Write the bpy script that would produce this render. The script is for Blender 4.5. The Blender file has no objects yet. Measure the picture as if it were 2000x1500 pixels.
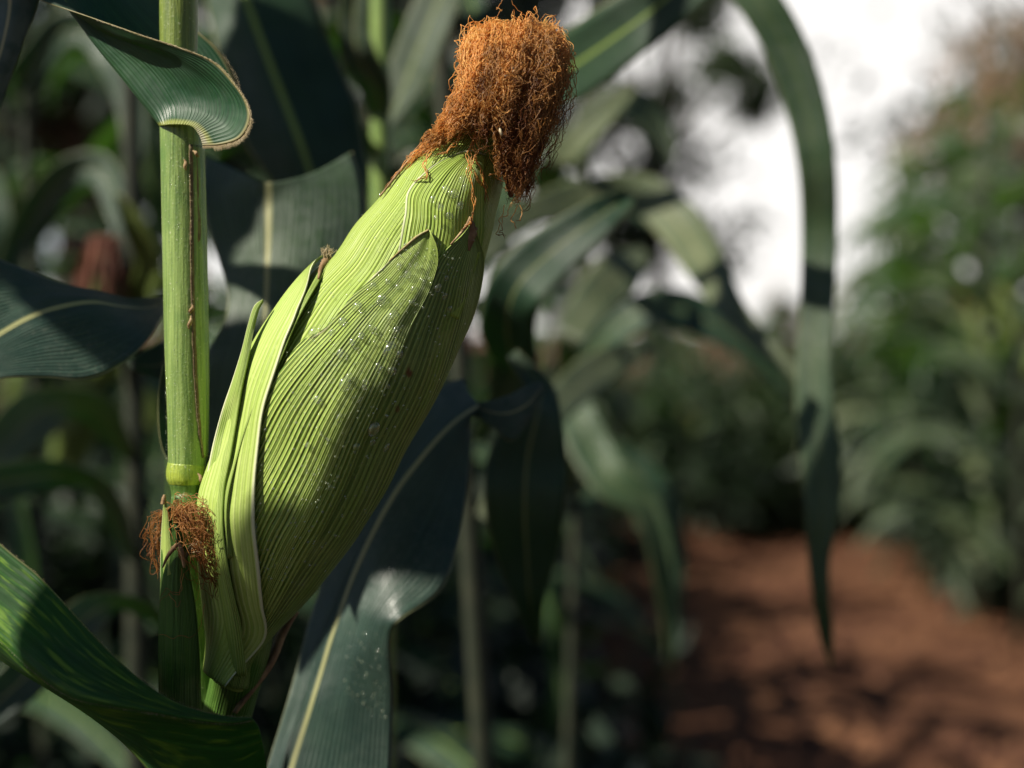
import bpy, math, random
from mathutils import Vector, Matrix, noise
R = math.radians
PI = math.pi
# ------------------------------------------------------------------ camera, sky, sun, exposure
scn = bpy.context.scene
col = scn.collection
CAM_H = 1.12
PITCH = R(-2.06)
FPX = 2778.0            # focal length in pixels of a 2000 px wide picture (50 mm on 36 mm)
D0 = 0.56               # distance of the ear
cam_d = bpy.data.cameras.new('camera')
cam = bpy.data.objects.new('camera', cam_d); col.objects.link(cam)
cam.location = (0, 0, CAM_H)
cam.rotation_euler = (R(90) + PITCH, 0, 0)
cam_d.lens = 50; cam_d.sensor_width = 36
cam_d.clip_start = 0.02; cam_d.clip_end = 2000
cam_d.dof.use_dof = True
cam_d.dof.focus_distance = 0.540
cam_d.dof.aperture_fstop = 4.2
scn.camera = cam
SUN_AZ = 64             # degrees to the left of the direction behind the camera
SUN_EL = 42
sdir = Vector((-math.sin(R(SUN_AZ)) * math.cos(R(SUN_EL)), -math.cos(R(SUN_AZ)) * math.cos(R(SUN_EL)), math.sin(R(SUN_EL))))
w = bpy.data.worlds.new('World'); scn.world = w; w.use_nodes = True
nt = w.node_tree; nt.nodes.clear()
wo = nt.nodes.new('ShaderNodeOutputWorld'); bg = nt.nodes.new('ShaderNodeBackground')
sky = nt.nodes.new('ShaderNodeTexSky'); sky.sky_type = 'NISHITA'; sky.sun_disc = False
sky.sun_elevation = R(SUN_EL)
sky.sun_rotation = math.atan2(sdir.x, sdir.y)
sky.dust_density = .6; sky.air_density = .7; sky.ozone_density = 2.0
bg.inputs['Strength'].default_value = 0.05
# thin bright cloud veil, thicker towards the horizon in front
tc = nt.nodes.new('ShaderNodeTexCoord')
nz = nt.nodes.new('ShaderNodeTexNoise'); nz.inputs['Scale'].default_value = 1.6; nz.inputs['Detail'].default_value = 5
mp = nt.nodes.new('ShaderNodeMapping'); mp.inputs['Scale'].default_value = (1, 1, 3)
nt.links.new(tc.outputs['Generated'], mp.inputs['Vector']); nt.links.new(mp.outputs[0], nz.inputs['Vector'])
rp = nt.nodes.new('ShaderNodeValToRGB'); rp.color_ramp.elements[0].position = .28; rp.color_ramp.elements[1].position = .52
rp.color_ramp.elements[0].color = (.88, .88, .88, 1); rp.color_ramp.elements[1].color = (.95, .95, .95, 1)
nt.links.new(nz.outputs['Fac'], rp.inputs['Fac'])
mx = nt.nodes.new('ShaderNodeMixRGB'); mx.inputs[2].default_value = (15.0, 14.5, 13.9, 1)
# the bright cloud bank stands low in front of the camera, the rest of the sky is clear blue
dt = nt.nodes.new('ShaderNodeVectorMath'); dt.operation = 'DOT_PRODUCT'; dt.inputs[1].default_value = Vector((.25, .95, .12)).normalized()
nt.links.new(tc.outputs['Generated'], dt.inputs[0])
mr = nt.nodes.new('ShaderNodeMapRange'); mr.interpolation_type = 'SMOOTHSTEP'; mr.inputs[1].default_value = .78; mr.inputs[2].default_value = .93
nt.links.new(dt.outputs['Value'], mr.inputs[0])
mm = nt.nodes.new('ShaderNodeMath'); mm.operation = 'MULTIPLY'; nt.links.new(rp.outputs[0], mm.inputs[0]); nt.links.new(mr.outputs[0], mm.inputs[1])
nt.links.new(mm.outputs[0], mx.inputs[0]); nt.links.new(sky.outputs[0], mx.inputs[1])
nt.links.new(mx.outputs[0], bg.inputs['Color']); nt.links.new(bg.outputs[0], wo.inputs['Surface'])
sun_d = bpy.data.lights.new('sun', 'SUN'); sun = bpy.data.objects.new('sun', sun_d); col.objects.link(sun)
sun_d.energy = 5.0; sun_d.angle = R(.9); sun_d.color = (1.0, .93, .80)
sun.rotation_euler = sdir.to_track_quat('Z', 'Y').to_euler()
scn.view_settings.view_transform = 'Standard'; scn.view_settings.look = 'None'
scn.view_settings.exposure = 0.6; scn.view_settings.gamma = 1
scn.cycles.max_bounces = 8; scn.cycles.transparent_max_bounces = 16

# ------------------------------------------------------------------ helpers
camR = Matrix.Rotation(R(90) + PITCH, 3, 'X')
FWD = camR @ Vector((0, 0, -1)); RGT = Vector((1, 0, 0)); UPV = camR @ Vector((0, 1, 0))
CAMP = Vector((0, 0, CAM_H))
def P(px, py, D):
    return CAMP + FWD * D + RGT * ((px - 1000) / FPX * D) - UPV * ((py - 750) / FPX * D)
def lerp(a, b, t): return a + (b - a) * t
def interp(tab, x):
    if x <= tab[0][0]: return tab[0][1]
    for (a, va), (b, vb) in zip(tab, tab[1:]):
        if x <= b: return lerp(va, vb, (x - a) / (b - a))
    return tab[-1][1]
def smooth_interp(tab, x):
    n = len(tab)
    if x <= tab[0][0]: return tab[0][1]
    if x >= tab[-1][0]: return tab[-1][1]
    for i in range(n - 1):
        if x <= tab[i + 1][0]:
            x0, y0 = tab[i]; x1, y1 = tab[i + 1]
            m0 = (y1 - tab[i - 1][1]) / (x1 - tab[i - 1][0]) if i else (y1 - y0) / (x1 - x0)
            m1 = (tab[i + 2][1] - y0) / (tab[i + 2][0] - x0) if i + 2 < n else (y1 - y0) / (x1 - x0)
            h = x1 - x0; t = (x - x0) / h
            return (2*t**3 - 3*t*t + 1) * y0 + (t**3 - 2*t*t + t) * h * m0 + (-2*t**3 + 3*t*t) * y1 + (t**3 - t*t) * h * m1
def cr(pts, n):
    """Catmull-Rom through vectors, n samples"""
    m = len(pts)
    if m == 2: return [pts[0].lerp(pts[1], i / (n - 1)) for i in range(n)]
    out = []
    for i in range(n):
        x = i / (n - 1) * (m - 1); k = min(int(x), m - 2); t = x - k
        p1, p2 = pts[k], pts[k + 1]
        p0 = pts[k - 1] if k else p1 * 2 - p2
        p3 = pts[k + 2] if k + 2 < m else p2 * 2 - p1
        out.append(0.5 * ((2 * p1) + (p2 - p0) * t + (2 * p0 - 5 * p1 + 4 * p2 - p3) * t * t + (3 * p1 - p0 - 3 * p2 + p3) * t ** 3))
    return out
class MB:
    def __init__(s): s.v = []; s.f = []; s.uv = []; s.mi = []
    def vert(s, p, uv=(0, 0)): s.v.append(tuple(p)); s.uv.append(uv); return len(s.v) - 1
    def grid(s, rows, uvs, close=False, mi=0):
        base = len(s.v); nr = len(rows); nc = len(rows[0])
        for r, ur in zip(rows, uvs):
            for p, q in zip(r, ur): s.v.append(tuple(p)); s.uv.append(q)
        for i in range(nr - 1):
            for j in range(nc - (0 if close else 1)):
                j2 = (j + 1) % nc
                s.f.append((base + i * nc + j, base + i * nc + j2, base + (i + 1) * nc + j2, base + (i + 1) * nc + j)); s.mi.append(mi)
    def tube(s, pts, radii, seg=12, caps=True, mi=0, vscale=1.0):
        n = len(pts); rows = []; uvs = []
        t0 = (pts[1] - pts[0]).normalized()
        a = t0.cross(Vector((0, 0, 1)));
        if a.length < .1: a = t0.cross(Vector((0, 1, 0)))
        a.normalize(); L = 0
        for i in range(n):
            t = (pts[min(i + 1, n - 1)] - pts[max(i - 1, 0)])
            if t.length < 1e-9: t = t0.copy()
            t.normalize()
            a = (a - t * a.dot(t)); a.normalize(); b = t.cross(a)
            if i: L += (pts[i] - pts[i - 1]).length
            r = radii[i] if hasattr(radii, '__len__') else radii
            rows.append([pts[i] + (a * math.cos(2*PI*j/seg) + b * math.sin(2*PI*j/seg)) * r for j in range(seg)])
            uvs.append([(abs(j / seg * 2 - 1), L * vscale) for j in range(seg)])
        s.grid(rows, uvs, close=True, mi=mi)
        if caps:
            b0 = len(s.v) - n * seg
            s.f.append(tuple(b0 + j for j in range(seg))[::-1]); s.mi.append(mi)
            s.f.append(tuple(b0 + (n - 1) * seg + j for j in range(seg))); s.mi.append(mi)
    def strand(s, pts, rad, u=0.0, seg=3):
        n = len(pts); base = len(s.v)
        for i, p in enumerate(pts):
            t = pts[min(i + 1, n - 1)] - pts[max(i - 1, 0)]
            a = t.cross(Vector((.3, .9, .2)))
            if a.length < 1e-9: a = Vector((1, 0, 0))
            a.normalize(); b = t.normalized().cross(a)
            r = rad * (1 if i < n - 3 else .6)
            for j in range(seg):
                s.v.append(tuple(p + (a * math.cos(2*PI*j/seg) + b * math.sin(2*PI*j/seg)) * r)); s.uv.append((u, i / (n - 1)))
        for i in range(n - 1):
            for j in range(seg):
                j2 = (j + 1) % seg
                s.f.append((base + i*seg + j, base + i*seg + j2, base + (i+1)*seg + j2, base + (i+1)*seg + j)); s.mi.append(0)
    def build(s, name, mats, parent=None, thick=0):
        me = bpy.data.meshes.new(name); me.from_pydata(s.v, [], s.f); me.update()
        uvl = me.uv_layers.new(name='UVMap')
        li = [0] * len(me.loops); me.loops.foreach_get('vertex_index', li)
        flat = []
        for i in li: flat += s.uv[i]
        uvl.data.foreach_set('uv', flat)
        me.polygons.foreach_set('use_smooth', [True] * len(me.polygons))
        if not isinstance(mats, (list, tuple)): mats = [mats]
        for m in mats: me.materials.append(m)
        if len(mats) > 1: me.polygons.foreach_set('material_index', s.mi)
        o = bpy.data.objects.new(name, me); col.objects.link(o)
        if thick:
            md = o.modifiers.new('thickness', 'SOLIDIFY'); md.thickness = thick; md.offset = 0
        if parent: attach(o, parent)
        return o
def world_loc(o):
    v = Vector(o.location)
    while o.parent: o = o.parent; v = v + Vector(o.location)
    return v
def attach(o, parent):
    """parent a mesh whose vertices are in world space (things are only translated when built this way)"""
    o.parent = parent
    o.location = -world_loc(parent)
def thing(name, label, cat, loc=(0, 0, 0), rz=0, group=None):
    o = bpy.data.objects.new(name, None); col.objects.link(o); o.empty_display_size = .05
    o.location = loc; o.rotation_euler = (0, 0, rz); o['label'] = label; o['category'] = cat
    if group: o['group'] = group
    return o
def tag(o, label=None, cat=None, group=None, kind=None):
    if label: o['label'] = label
    if cat: o['category'] = cat
    if group: o['group'] = group
    if kind: o['kind'] = kind
    return o

# ------------------------------------------------------------------ materials
class N:
    """tiny node-graph helper"""
    def __init__(s, name):
        s.m = bpy.data.materials.new(name); s.m.use_nodes = True; s.t = s.m.node_tree; s.t.nodes.clear()
        s.out = s.t.nodes.new('ShaderNodeOutputMaterial')
    def n(s, typ, **kw):
        x = s.t.nodes.new(typ)
        for k, v in kw.items(): setattr(x, k, v)
        return x
    def l(s, a, b): s.t.links.new(a, b)
    def math(s, op, a, b=None, c=None, clamp=False):
        x = s.n('ShaderNodeMath', operation=op, use_clamp=clamp)
        for i, q in enumerate((a, b, c)):
            if q is None: continue
            if isinstance(q, (int, float)): x.inputs[i].default_value = q
            else: s.l(q, x.inputs[i])
        return x.outputs[0]
    def mapr(s, v, a, b, c=0, d=1, smooth=True):
        x = s.n('ShaderNodeMapRange', interpolation_type='SMOOTHSTEP' if smooth else 'LINEAR')
        s.l(v, x.inputs[0])
        for i, q in enumerate((a, b, c, d)): x.inputs[i + 1].default_value = q
        return x.outputs[0]
    def mix(s, f, a, b, blend='MIX'):
        x = s.n('ShaderNodeMixRGB', blend_type=blend)
        for i, q in enumerate((f, a, b)):
            if isinstance(q, (int, float)): x.inputs[i].default_value = q
            elif isinstance(q, tuple): x.inputs[i].default_value = q if len(q) == 4 else (*q, 1)
            else: s.l(q, x.inputs[i])
        return x.outputs[0]
    def uv(s):
        u = s.n('ShaderNodeUVMap', uv_map='UVMap'); sp = s.n('ShaderNodeSeparateXYZ'); s.l(u.outputs[0], sp.inputs[0])
        return sp.outputs[0], sp.outputs[1]
    def comb(s, x, y, z=0.0):
        c = s.n('ShaderNodeCombineXYZ')
        for i, q in enumerate((x, y, z)):
            if isinstance(q, (int, float)): c.inputs[i].default_value = q
            else: s.l(q, c.inputs[i])
        return c.outputs[0]
    def noise(s, vec, scale, detail=3, rough=.55, dim='3D'):
        x = s.n('ShaderNodeTexNoise', noise_dimensions=dim); s.l(vec, x.inputs['Vector'])
        x.inputs['Scale'].default_value = scale; x.inputs['Detail'].default_value = detail; x.inputs['Roughness'].default_value = rough
        return x.outputs['Fac']
    def obj(s): return s.n('ShaderNodeTexCoord').outputs['Object']
    def bump(s, h, dist, strength=1.0, prev=None):
        b = s.n('ShaderNodeBump'); b.inputs['Distance'].default_value = dist; b.inputs['Strength'].default_value = strength
        s.l(h, b.inputs['Height'])
        if prev is not None: s.l(prev, b.inputs['Normal'])
        return b.outputs[0]
    def finish(s, color, rough=.5, spec=.5, normal=None, trans=0.0, tcol=None, sheen=0, coat=0):
        p = s.n('ShaderNodeBsdfPrincipled')
        for nm, q in (('Base Color', color), ('Roughness', rough), ('Specular IOR Level', spec), ('Coat Weight', coat)):
            if isinstance(q, (int, float)): p.inputs[nm].default_value = q
            elif isinstance(q, tuple): p.inputs[nm].default_value = (*q, 1) if len(q) == 3 else q
            else: s.l(q, p.inputs[nm])
        p.inputs['Coat Roughness'].default_value = .25
        if sheen: p.inputs['Sheen Weight'].default_value = sheen
        if normal is not None: s.l(normal, p.inputs['Normal'])
        if trans:
            tb = s.n('ShaderNodeBsdfTranslucent'); mxs = s.n('ShaderNodeMixShader'); mxs.inputs[0].default_value = trans
            q = tcol if tcol is not None else color
            if isinstance(q, tuple): tb.inputs[0].default_value = (*q, 1)
            else: s.l(q, tb.inputs[0])
            s.l(p.outputs[0], mxs.inputs[1]); s.l(tb.outputs[0], mxs.inputs[2]); s.l(mxs.outputs[0], s.out.inputs[0])
        else: s.l(p.outputs[0], s.out.inputs[0])
        return s.m

def leaf_material(name, base, base2, rib=(.30, .34, .12), margin=(.30, .30, .14), ribw=.018, trans=.30, tcol=(.10, .26, .02), rough=.42, spots=False, collar=None, bloom=.35, nveins=90):
    g = N(name); u, v = g.uv(); ob = g.obj()
    a = g.math('ABSOLUTE', g.math('SUBTRACT', u, .5))
    streak = g.noise(g.comb(g.math('MULTIPLY', u, float(nveins)), g.math('MULTIPLY', v, 6.0)), 1.0, 2)
    mott = g.noise(ob, 26.0, 4); big = g.noise(ob, 7.0, 2)
    c = g.mix(g.mapr(mott, .35, .68), base, base2)
    c = g.mix(g.mapr(streak, .45, .72, 0, .5), c, tuple(min(1, x * 1.9) for x in base2))
    # pale waxy bloom in irregular patches
    dust = g.noise(ob, 520.0, 3, .7)
    c = g.mix(g.math('MULTIPLY', g.mapr(dust, .50, .68, 0, min(1.0, bloom * .75)), g.mapr(g.noise(ob, 14.0, 3), .35, .65)), c, (.13, .16, .12))
    hair = g.noise(g.comb(g.math('MULTIPLY', u, float(nveins) * 2.5), g.math('MULTIPLY', v, 40.0)), 1.0, 2)
    c = g.mix(g.mapr(hair, .52, .70, 0, .40), c, tuple(x * .45 for x in base))
    fine = g.noise(ob, 160.0, 3)
    bl = g.math('MULTIPLY', g.mapr(big, .42, .66), g.mapr(fine, .35, .6))
    c = g.mix(g.math('MULTIPLY', bl, bloom), c, (.115, .15, .115))
    if spots:
        vo = g.n('ShaderNodeTexVoronoi'); g.l(ob, vo.inputs['Vector']); vo.inputs['Scale'].default_value = 75.0; vo.inputs['Randomness'].default_value = 1
        sp = g.math('MULTIPLY', g.mapr(vo.outputs['Distance'], .10, .22, 1, 0), g.mapr(g.noise(ob, 30.0, 1), .58, .66))
        c = g.mix(sp, c, (.42, .38, .03))
        st = g.noise(g.comb(g.math('MULTIPLY', u, 26.0), g.math('MULTIPLY', v, 55.0)), 1.0, 3)
        c = g.mix(g.mapr(st, .50, .68, 0, .85), c, (.16, .30, .02))
    if collar:
        c = g.mix(g.mapr(v, collar * .35, collar, 1, 0), c, (.30, .34, .07))
        cu = g.math('MULTIPLY', g.mapr(v, collar * .3, collar * 1.0, 1, 0), g.mapr(u, .12, .26, 1, 0))
        c = g.mix(cu, c, (.36, .38, .12)); c = g.mix(g.math('MULTIPLY', g.mapr(v, collar * .2, collar * .6, 1, 0), g.mapr(u, .10, .20, 1, 0)), c, (.46, .44, .30))
    ribm = g.mapr(a, ribw * .55, ribw, 1, 0)
    c = g.mix(ribm, c, rib)
    c = g.mix(g.mapr(a, .482, .494, 0, .85), c, margin)
    vein = g.math('SINE', g.math('MULTIPLY', u, nveins * 2.1))
    h = g.math('ADD', g.math('MULTIPLY', vein, .35), g.math('MULTIPLY', streak, 1.0))
    nb = g.bump(h, .0003, .8)
    nb = g.bump(g.noise(ob, 55.0, 3), .0012, .6, nb)
    r = g.mapr(g.noise(ob, 40.0, 3), .3, .7, rough - .08, rough + .14)
    tc_ = g.mix(ribm, tcol, (.22, .26, .06))
    return g.finish(c, r, .5, nb, trans, tc_)

def husk_material(name, light, dark, ribs=34, edge=.02, rough=.42, trans=.03, pale_v=None, ribdepth=.0006, brown_tip=None, contrast=1.0, fade=None):
    g = N(name); u, v = g.uv(); ob = g.obj()
    wob = g.noise(g.comb(g.math('MULTIPLY', u, 4.0), g.math('MULTIPLY', v, 6.0)), 1.0, 1)
    uu = g.math('ADD', u, g.math('MULTIPLY', wob, .012))
    ph = g.math('MULTIPLY', uu, ribs * 2 * PI)
    s1 = g.math('SINE', ph)
    s2 = g.math('SINE', g.math('MULTIPLY', ph, 2.27))
    rv = g.noise(g.comb(g.math('MULTIPLY', uu, float(ribs) * .9), g.math('MULTIPLY', v, 9.0)), 1.0, 3)
    s1 = g.math('MULTIPLY', s1, g.mapr(g.noise(g.comb(g.math('MULTIPLY', uu, float(ribs) * .35), g.math('MULTIPLY', v, 6.0)), 1.0, 1), .3, .7, .35, 1.5))
    h = g.math('ADD', g.math('ADD', g.math('MULTIPLY', s1, .5), g.math('MULTIPLY', s2, .16)), g.math('MULTIPLY', rv, 1.6))
    f = g.mapr(h, .25, 1.5)
    c = g.mix(g.math('MULTIPLY', f, contrast), dark, light)
    broad = g.noise(g.comb(g.math('MULTIPLY', u, 5.0), g.math('MULTIPLY', v, 12.0)), 1.0, 3)
    c = g.mix(g.mapr(broad, .40, .70, 0, .55), c, tuple(x * y for x, y in zip(light, (.72, .85, .45))))
    blotch = g.noise(ob, 34.0, 4)
    c = g.mix(g.mapr(blotch, .55, .75, 0, .35), c, (.42, .48, .16))
    # thin cross veins
    cv = g.noise(g.comb(g.math('MULTIPLY', u, float(ribs) * 1.7), g.math('MULTIPLY', v, 300.0)), 1.0, 1)
    c = g.mix(g.mapr(cv, .62, .74, 0, .30), c, tuple(min(1, x * 1.3) for x in light))
    fine = g.noise(ob, 620.0, 2)
    c = g.mix(g.mapr(fine, .66, .82, 0, .18), c, (.62, .66, .30))
    c = g.mix(g.mapr(u, edge * .35, edge, .9, 0), c, (.62, .64, .40))
    if pale_v: c = g.mix(g.mapr(v, pale_v[0], pale_v[1]), c, (.50, .54, .20))
    if brown_tip: c = g.mix(g.math('MULTIPLY', g.mapr(v, brown_tip[0], brown_tip[1]), g.mapr(g.noise(ob, 120.0, 3), .25, .45)), c, (.26, .13, .05))
    # two reddish bruises on the front of the ear
    for (bx, by, rr, am) in ((800, 727, .0030, .9), (776, 800, .0022, .55)):
        q = P(bx, by, D0 - .024)
        vd = g.n('ShaderNodeVectorMath', operation='DISTANCE')
        mpn = g.n('ShaderNodeMapping'); mpn.inputs['Rotation'].default_value = (0, R(24), 0); g.l(ob, mpn.inputs['Vector'])
        mpn.inputs['Scale'].default_value = (1.7, .35, 1)
        qq = Matrix.Rotation(R(24), 3, 'Y') @ Vector((q.x * 1.7, q.y * .35, q.z))
        g.l(mpn.outputs[0], vd.inputs[0]); vd.inputs[1].default_value = qq
        dd = g.math('ADD', vd.outputs['Value'], g.math('MULTIPLY', g.math('SUBTRACT', g.noise(ob, 500.0, 3), .5), .0030))
        c = g.mix(g.mapr(dd, rr * .35, rr, am, 0), c, (.13, .035, .012))
    if fade: h = g.math('MULTIPLY', h, g.mapr(v, fade[0], fade[1], 1, .12, False))
    nb = g.bump(h, ribdepth, 1.0)
    nb = g.bump(fine, .00012, .6, nb)
    nb = g.bump(g.noise(ob, 60.0, 3), .0012, .5, nb)
    r = g.mapr(g.noise(ob, 90.0, 3), .3, .7, rough + .02, rough + .2)
    return g.finish(c, r, .28, nb, trans, (.30, .42, .04))

M = {}
M['leaf'] = leaf_material('corn_leaf', (.016, .046, .027), (.028, .072, .030))
M['leaf_dark'] = leaf_material('shaded_corn_leaf', (.010, .036, .014), (.018, .052, .018), bloom=.04, rough=.62, trans=.2, tcol=(.05, .16, .01), rib=(.22, .32, .06), ribw=.035)  # darker copy of the corn leaf; shade is put into its colour
M['leaf_front'] = leaf_material('corn_leaf_front', (.016, .070, .028), (.030, .100, .036), collar=.0036, bloom=.12, rib=(.16, .30, .05), ribw=.012, margin=(.42, .36, .16), nveins=170)
M['leaf_lit'] = leaf_material('corn_leaf_spotted', (.010, .055, .010), (.022, .095, .010), spots=True, bloom=.0, rough=.66, tcol=(.09, .42, .005), trans=.45, rib=(.05, .11, .03), ribw=.006, nveins=60)
M['leaf_pale'] = leaf_material('corn_leaf_bloomed', (.040, .072, .040), (.070, .115, .060), rib=(.42, .42, .20), ribw=.030, bloom=.8)
M['leaf_gray'] = leaf_material('corn_leaf_blue_grey', (.026, .056, .045), (.050, .090, .066), rib=(.46, .47, .22), ribw=.030, bloom=.85, margin=(.24, .26, .13), rough=.36, nveins=120)
M['leaf_bg'] = leaf_material('field_corn_leaf', (.030, .054, .026), (.072, .098, .052), bloom=.6, trans=.28, rib=(.24, .30, .10), ribw=.03)  # greyed greens put the haze over the field into the leaf colour
M['leaf_arch'] = leaf_material('arching_corn_leaf', (.045, .090, .040), (.080, .125, .060), bloom=.6, trans=.35, tcol=(.14, .26, .06), ribw=.02, rib=(.16, .22, .08))
M['leaf_far'] = leaf_material('pale_field_leaf', (.075, .105, .050), (.150, .180, .095), bloom=.5, trans=.3, rib=(.28, .30, .14), ribw=.03)  # pale base and bloom put sky reflection into the leaf colour
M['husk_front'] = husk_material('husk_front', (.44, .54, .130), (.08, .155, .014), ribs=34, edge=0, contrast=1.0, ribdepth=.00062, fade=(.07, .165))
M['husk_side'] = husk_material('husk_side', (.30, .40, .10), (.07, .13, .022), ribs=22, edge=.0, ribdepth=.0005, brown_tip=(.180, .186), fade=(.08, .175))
M['husk_smooth'] = husk_material('husk_smooth', (.45, .55, .165), (.29, .40, .075), ribs=22, edge=.03, ribdepth=.00028, brown_tip=(.150, .160))
M['husk_body'] = husk_material('husk_inner', (.42, .52, .135), (.21, .31, .035), ribs=60, edge=.0, ribdepth=.00028)
M['husk_spear'] = husk_material('husk_spear', (.37, .46, .13), (.16, .26, .04), ribs=10, edge=.10, ribdepth=.0003)
M['husk_small'] = husk_material('husk_small', (.12, .24, .040), (.045, .115, .018), ribs=26, edge=.0, ribdepth=.0005)
M['husk_bg'] = husk_material('husk_field', (.15, .19, .05), (.08, .12, .03), ribs=20, edge=.0)

def stalk_material(name, light, dark, low=None):
    g = N(name); u, v = g.uv(); ob = g.obj()
    mp_ = g.n('ShaderNodeMapping'); mp_.inputs['Scale'].default_value = (1, 1, .035); g.l(ob, mp_.inputs['Vector'])
    st = g.noise(mp_.outputs[0], 1100.0, 3); st2 = g.noise(mp_.outputs[0], 320.0, 2)
    c = g.mix(g.mapr(st, .38, .62), dark, light)
    c = g.mix(g.mapr(st2, .45, .65, 0, .5), c, tuple(x * 1.25 for x in light))
    c = g.mix(g.mapr(g.noise(ob, 60.0, 4), .52, .72, 0, .6), c, (.10, .20, .04))
    sp = g.noise(ob, 900.0, 2)
    c = g.mix(g.mapr(sp, .66, .74, 0, .55), c, (.55, .60, .36))
    nb = g.bump(st, .0003, .9); nb = g.bump(sp, .00015, .8, nb)
    return g.finish(c, g.mapr(sp, .3, .7, .30, .48), .5, nb, .05, (.2, .3, .03))
M['stalk'] = stalk_material('stalk_green', (.24, .34, .09), (.12, .20, .045))
M['node'] = stalk_material('stalk_node', (.34, .42, .05), (.20, .28, .035))
M['stalk_field'] = stalk_material('stalk_field', (.10, .14, .045), (.07, .085, .03))
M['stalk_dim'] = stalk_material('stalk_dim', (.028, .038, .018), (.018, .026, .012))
M['internode'] = stalk_material('stalk_internode', (.09, .17, .03), (.05, .11, .02))
M['stalk_upper'] = stalk_material('stalk_upper', (.20, .26, .05), (.12, .17, .035))
def simple(name, c1, c2, scale=60., rough=.6, trans=0., tcol=None, bump=.0005, lo=.4, hi=.65):
    g = N(name); ob = g.obj(); f = g.noise(ob, scale, 4)
    nb = g.bump(g.noise(ob, scale * 3, 3), bump, .8)
    return g.finish(g.mix(g.mapr(f, lo, hi), c1, c2), rough, .4, nb, trans, tcol)
M['flap'] = simple('sheath_margin', (.13, .085, .045), (.19, .16, .07), 300., .8)
M['dry'] = simple('dry_husk', (.22, .13, .06), (.42, .30, .16), 180., .8, .1, (.4, .25, .1))
M['tan'] = simple('dried_margin', (.36, .33, .15), (.42, .28, .12), 200., .7)
M['hair'] = simple('leaf_hair', (.55, .45, .26), (.70, .60, .40), 300., .6, .3, (.7, .6, .4))
M['collar_fuzz'] = simple('ligule', (.40, .38, .16), (.30, .26, .12), 250., .8, .2, (.5, .45, .2))
def silk_material(name, pale, mid, dark, lo=.0, hi=1.):
    g = N(name); u, v = g.uv(); ob = g.obj()
    f = g.math('ADD', g.math('MULTIPLY', v, .58), g.math('MULTIPLY', u, .42))
    f = g.math('ADD', f, g.math('MULTIPLY', g.math('SUBTRACT', g.noise(ob, 90.0, 3), .5), .9))
    x = g.n('ShaderNodeValToRGB'); e = x.color_ramp.elements
    e[0].position = .05; e[0].color = (*pale, 1); e[1].position = .95; e[1].color = (*dark, 1)
    m_ = e.new(.42); m_.color = (*mid, 1)
    g.l(f, x.inputs[0])
    return g.finish(x.outputs[0], .42, .4, None, .42, x.outputs[0])
M['silk'] = silk_material('corn_silk', (1.0, .72, .26), (.95, .52, .15), (.20, .070, .025))
M['silk_small'] = silk_material('corn_silk_small', (.65, .36, .12), (.42, .18, .05), (.14, .045, .016))
M['silk_bg'] = simple('corn_silk_far', (.09, .025, .012), (.16, .05, .02), 50., .7)
M['tassel'] = simple('tassel', (.30, .22, .12), (.45, .38, .22), 50., .8)
M['tassel_red'] = simple('tassel_reddish', (.26, .15, .09), (.36, .26, .15), 50., .8)
g = N('water'); 
def water(g, base, drop_glow=.10):
    lw = g.n('ShaderNodeLayerWeight'); lw.inputs['Blend'].default_value = .5
    f = g.math('ADD', g.math('MULTIPLY', g.math('POWER', lw.outputs['Facing'], 4.0), .35), base)
    gs = g.n('ShaderNodeBsdfGlossy'); gs.inputs['Roughness'].default_value = .11
    tr = g.n('ShaderNodeBsdfTransparent'); ms = g.n('ShaderNodeMixShader')
    tl = g.n('ShaderNodeBsdfDiffuse'); tl.inputs[0].default_value = (.75, .85, .55, 1); m0 = g.n('ShaderNodeMixShader'); m0.inputs[0].default_value = drop_glow  # pale diffuse share paints in the light a drop gathers
    g.l(tr.outputs[0], m0.inputs[1]); g.l(tl.outputs[0], m0.inputs[2])
    g.l(f, ms.inputs[0]); g.l(m0.outputs[0], ms.inputs[1]); g.l(gs.outputs[0], ms.inputs[2]); return ms.outputs[0]
g.l(water(g, .14, .14), g.out.inputs[0]); M['mist'] = g.m
g = N('water_clear')
rf = g.n('ShaderNodeBsdfRefraction'); rf.inputs['IOR'].default_value = 1.33; rf.inputs['Roughness'].default_value = .02
m2 = g.n('ShaderNodeMixShader'); m2.inputs[0].default_value = .15; g.l(water(g, .09, .04), m2.inputs[1]); g.l(rf.outputs[0], m2.inputs[2])
g.l(m2.outputs[0], g.out.inputs[0]); M['water'] = g.m

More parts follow.
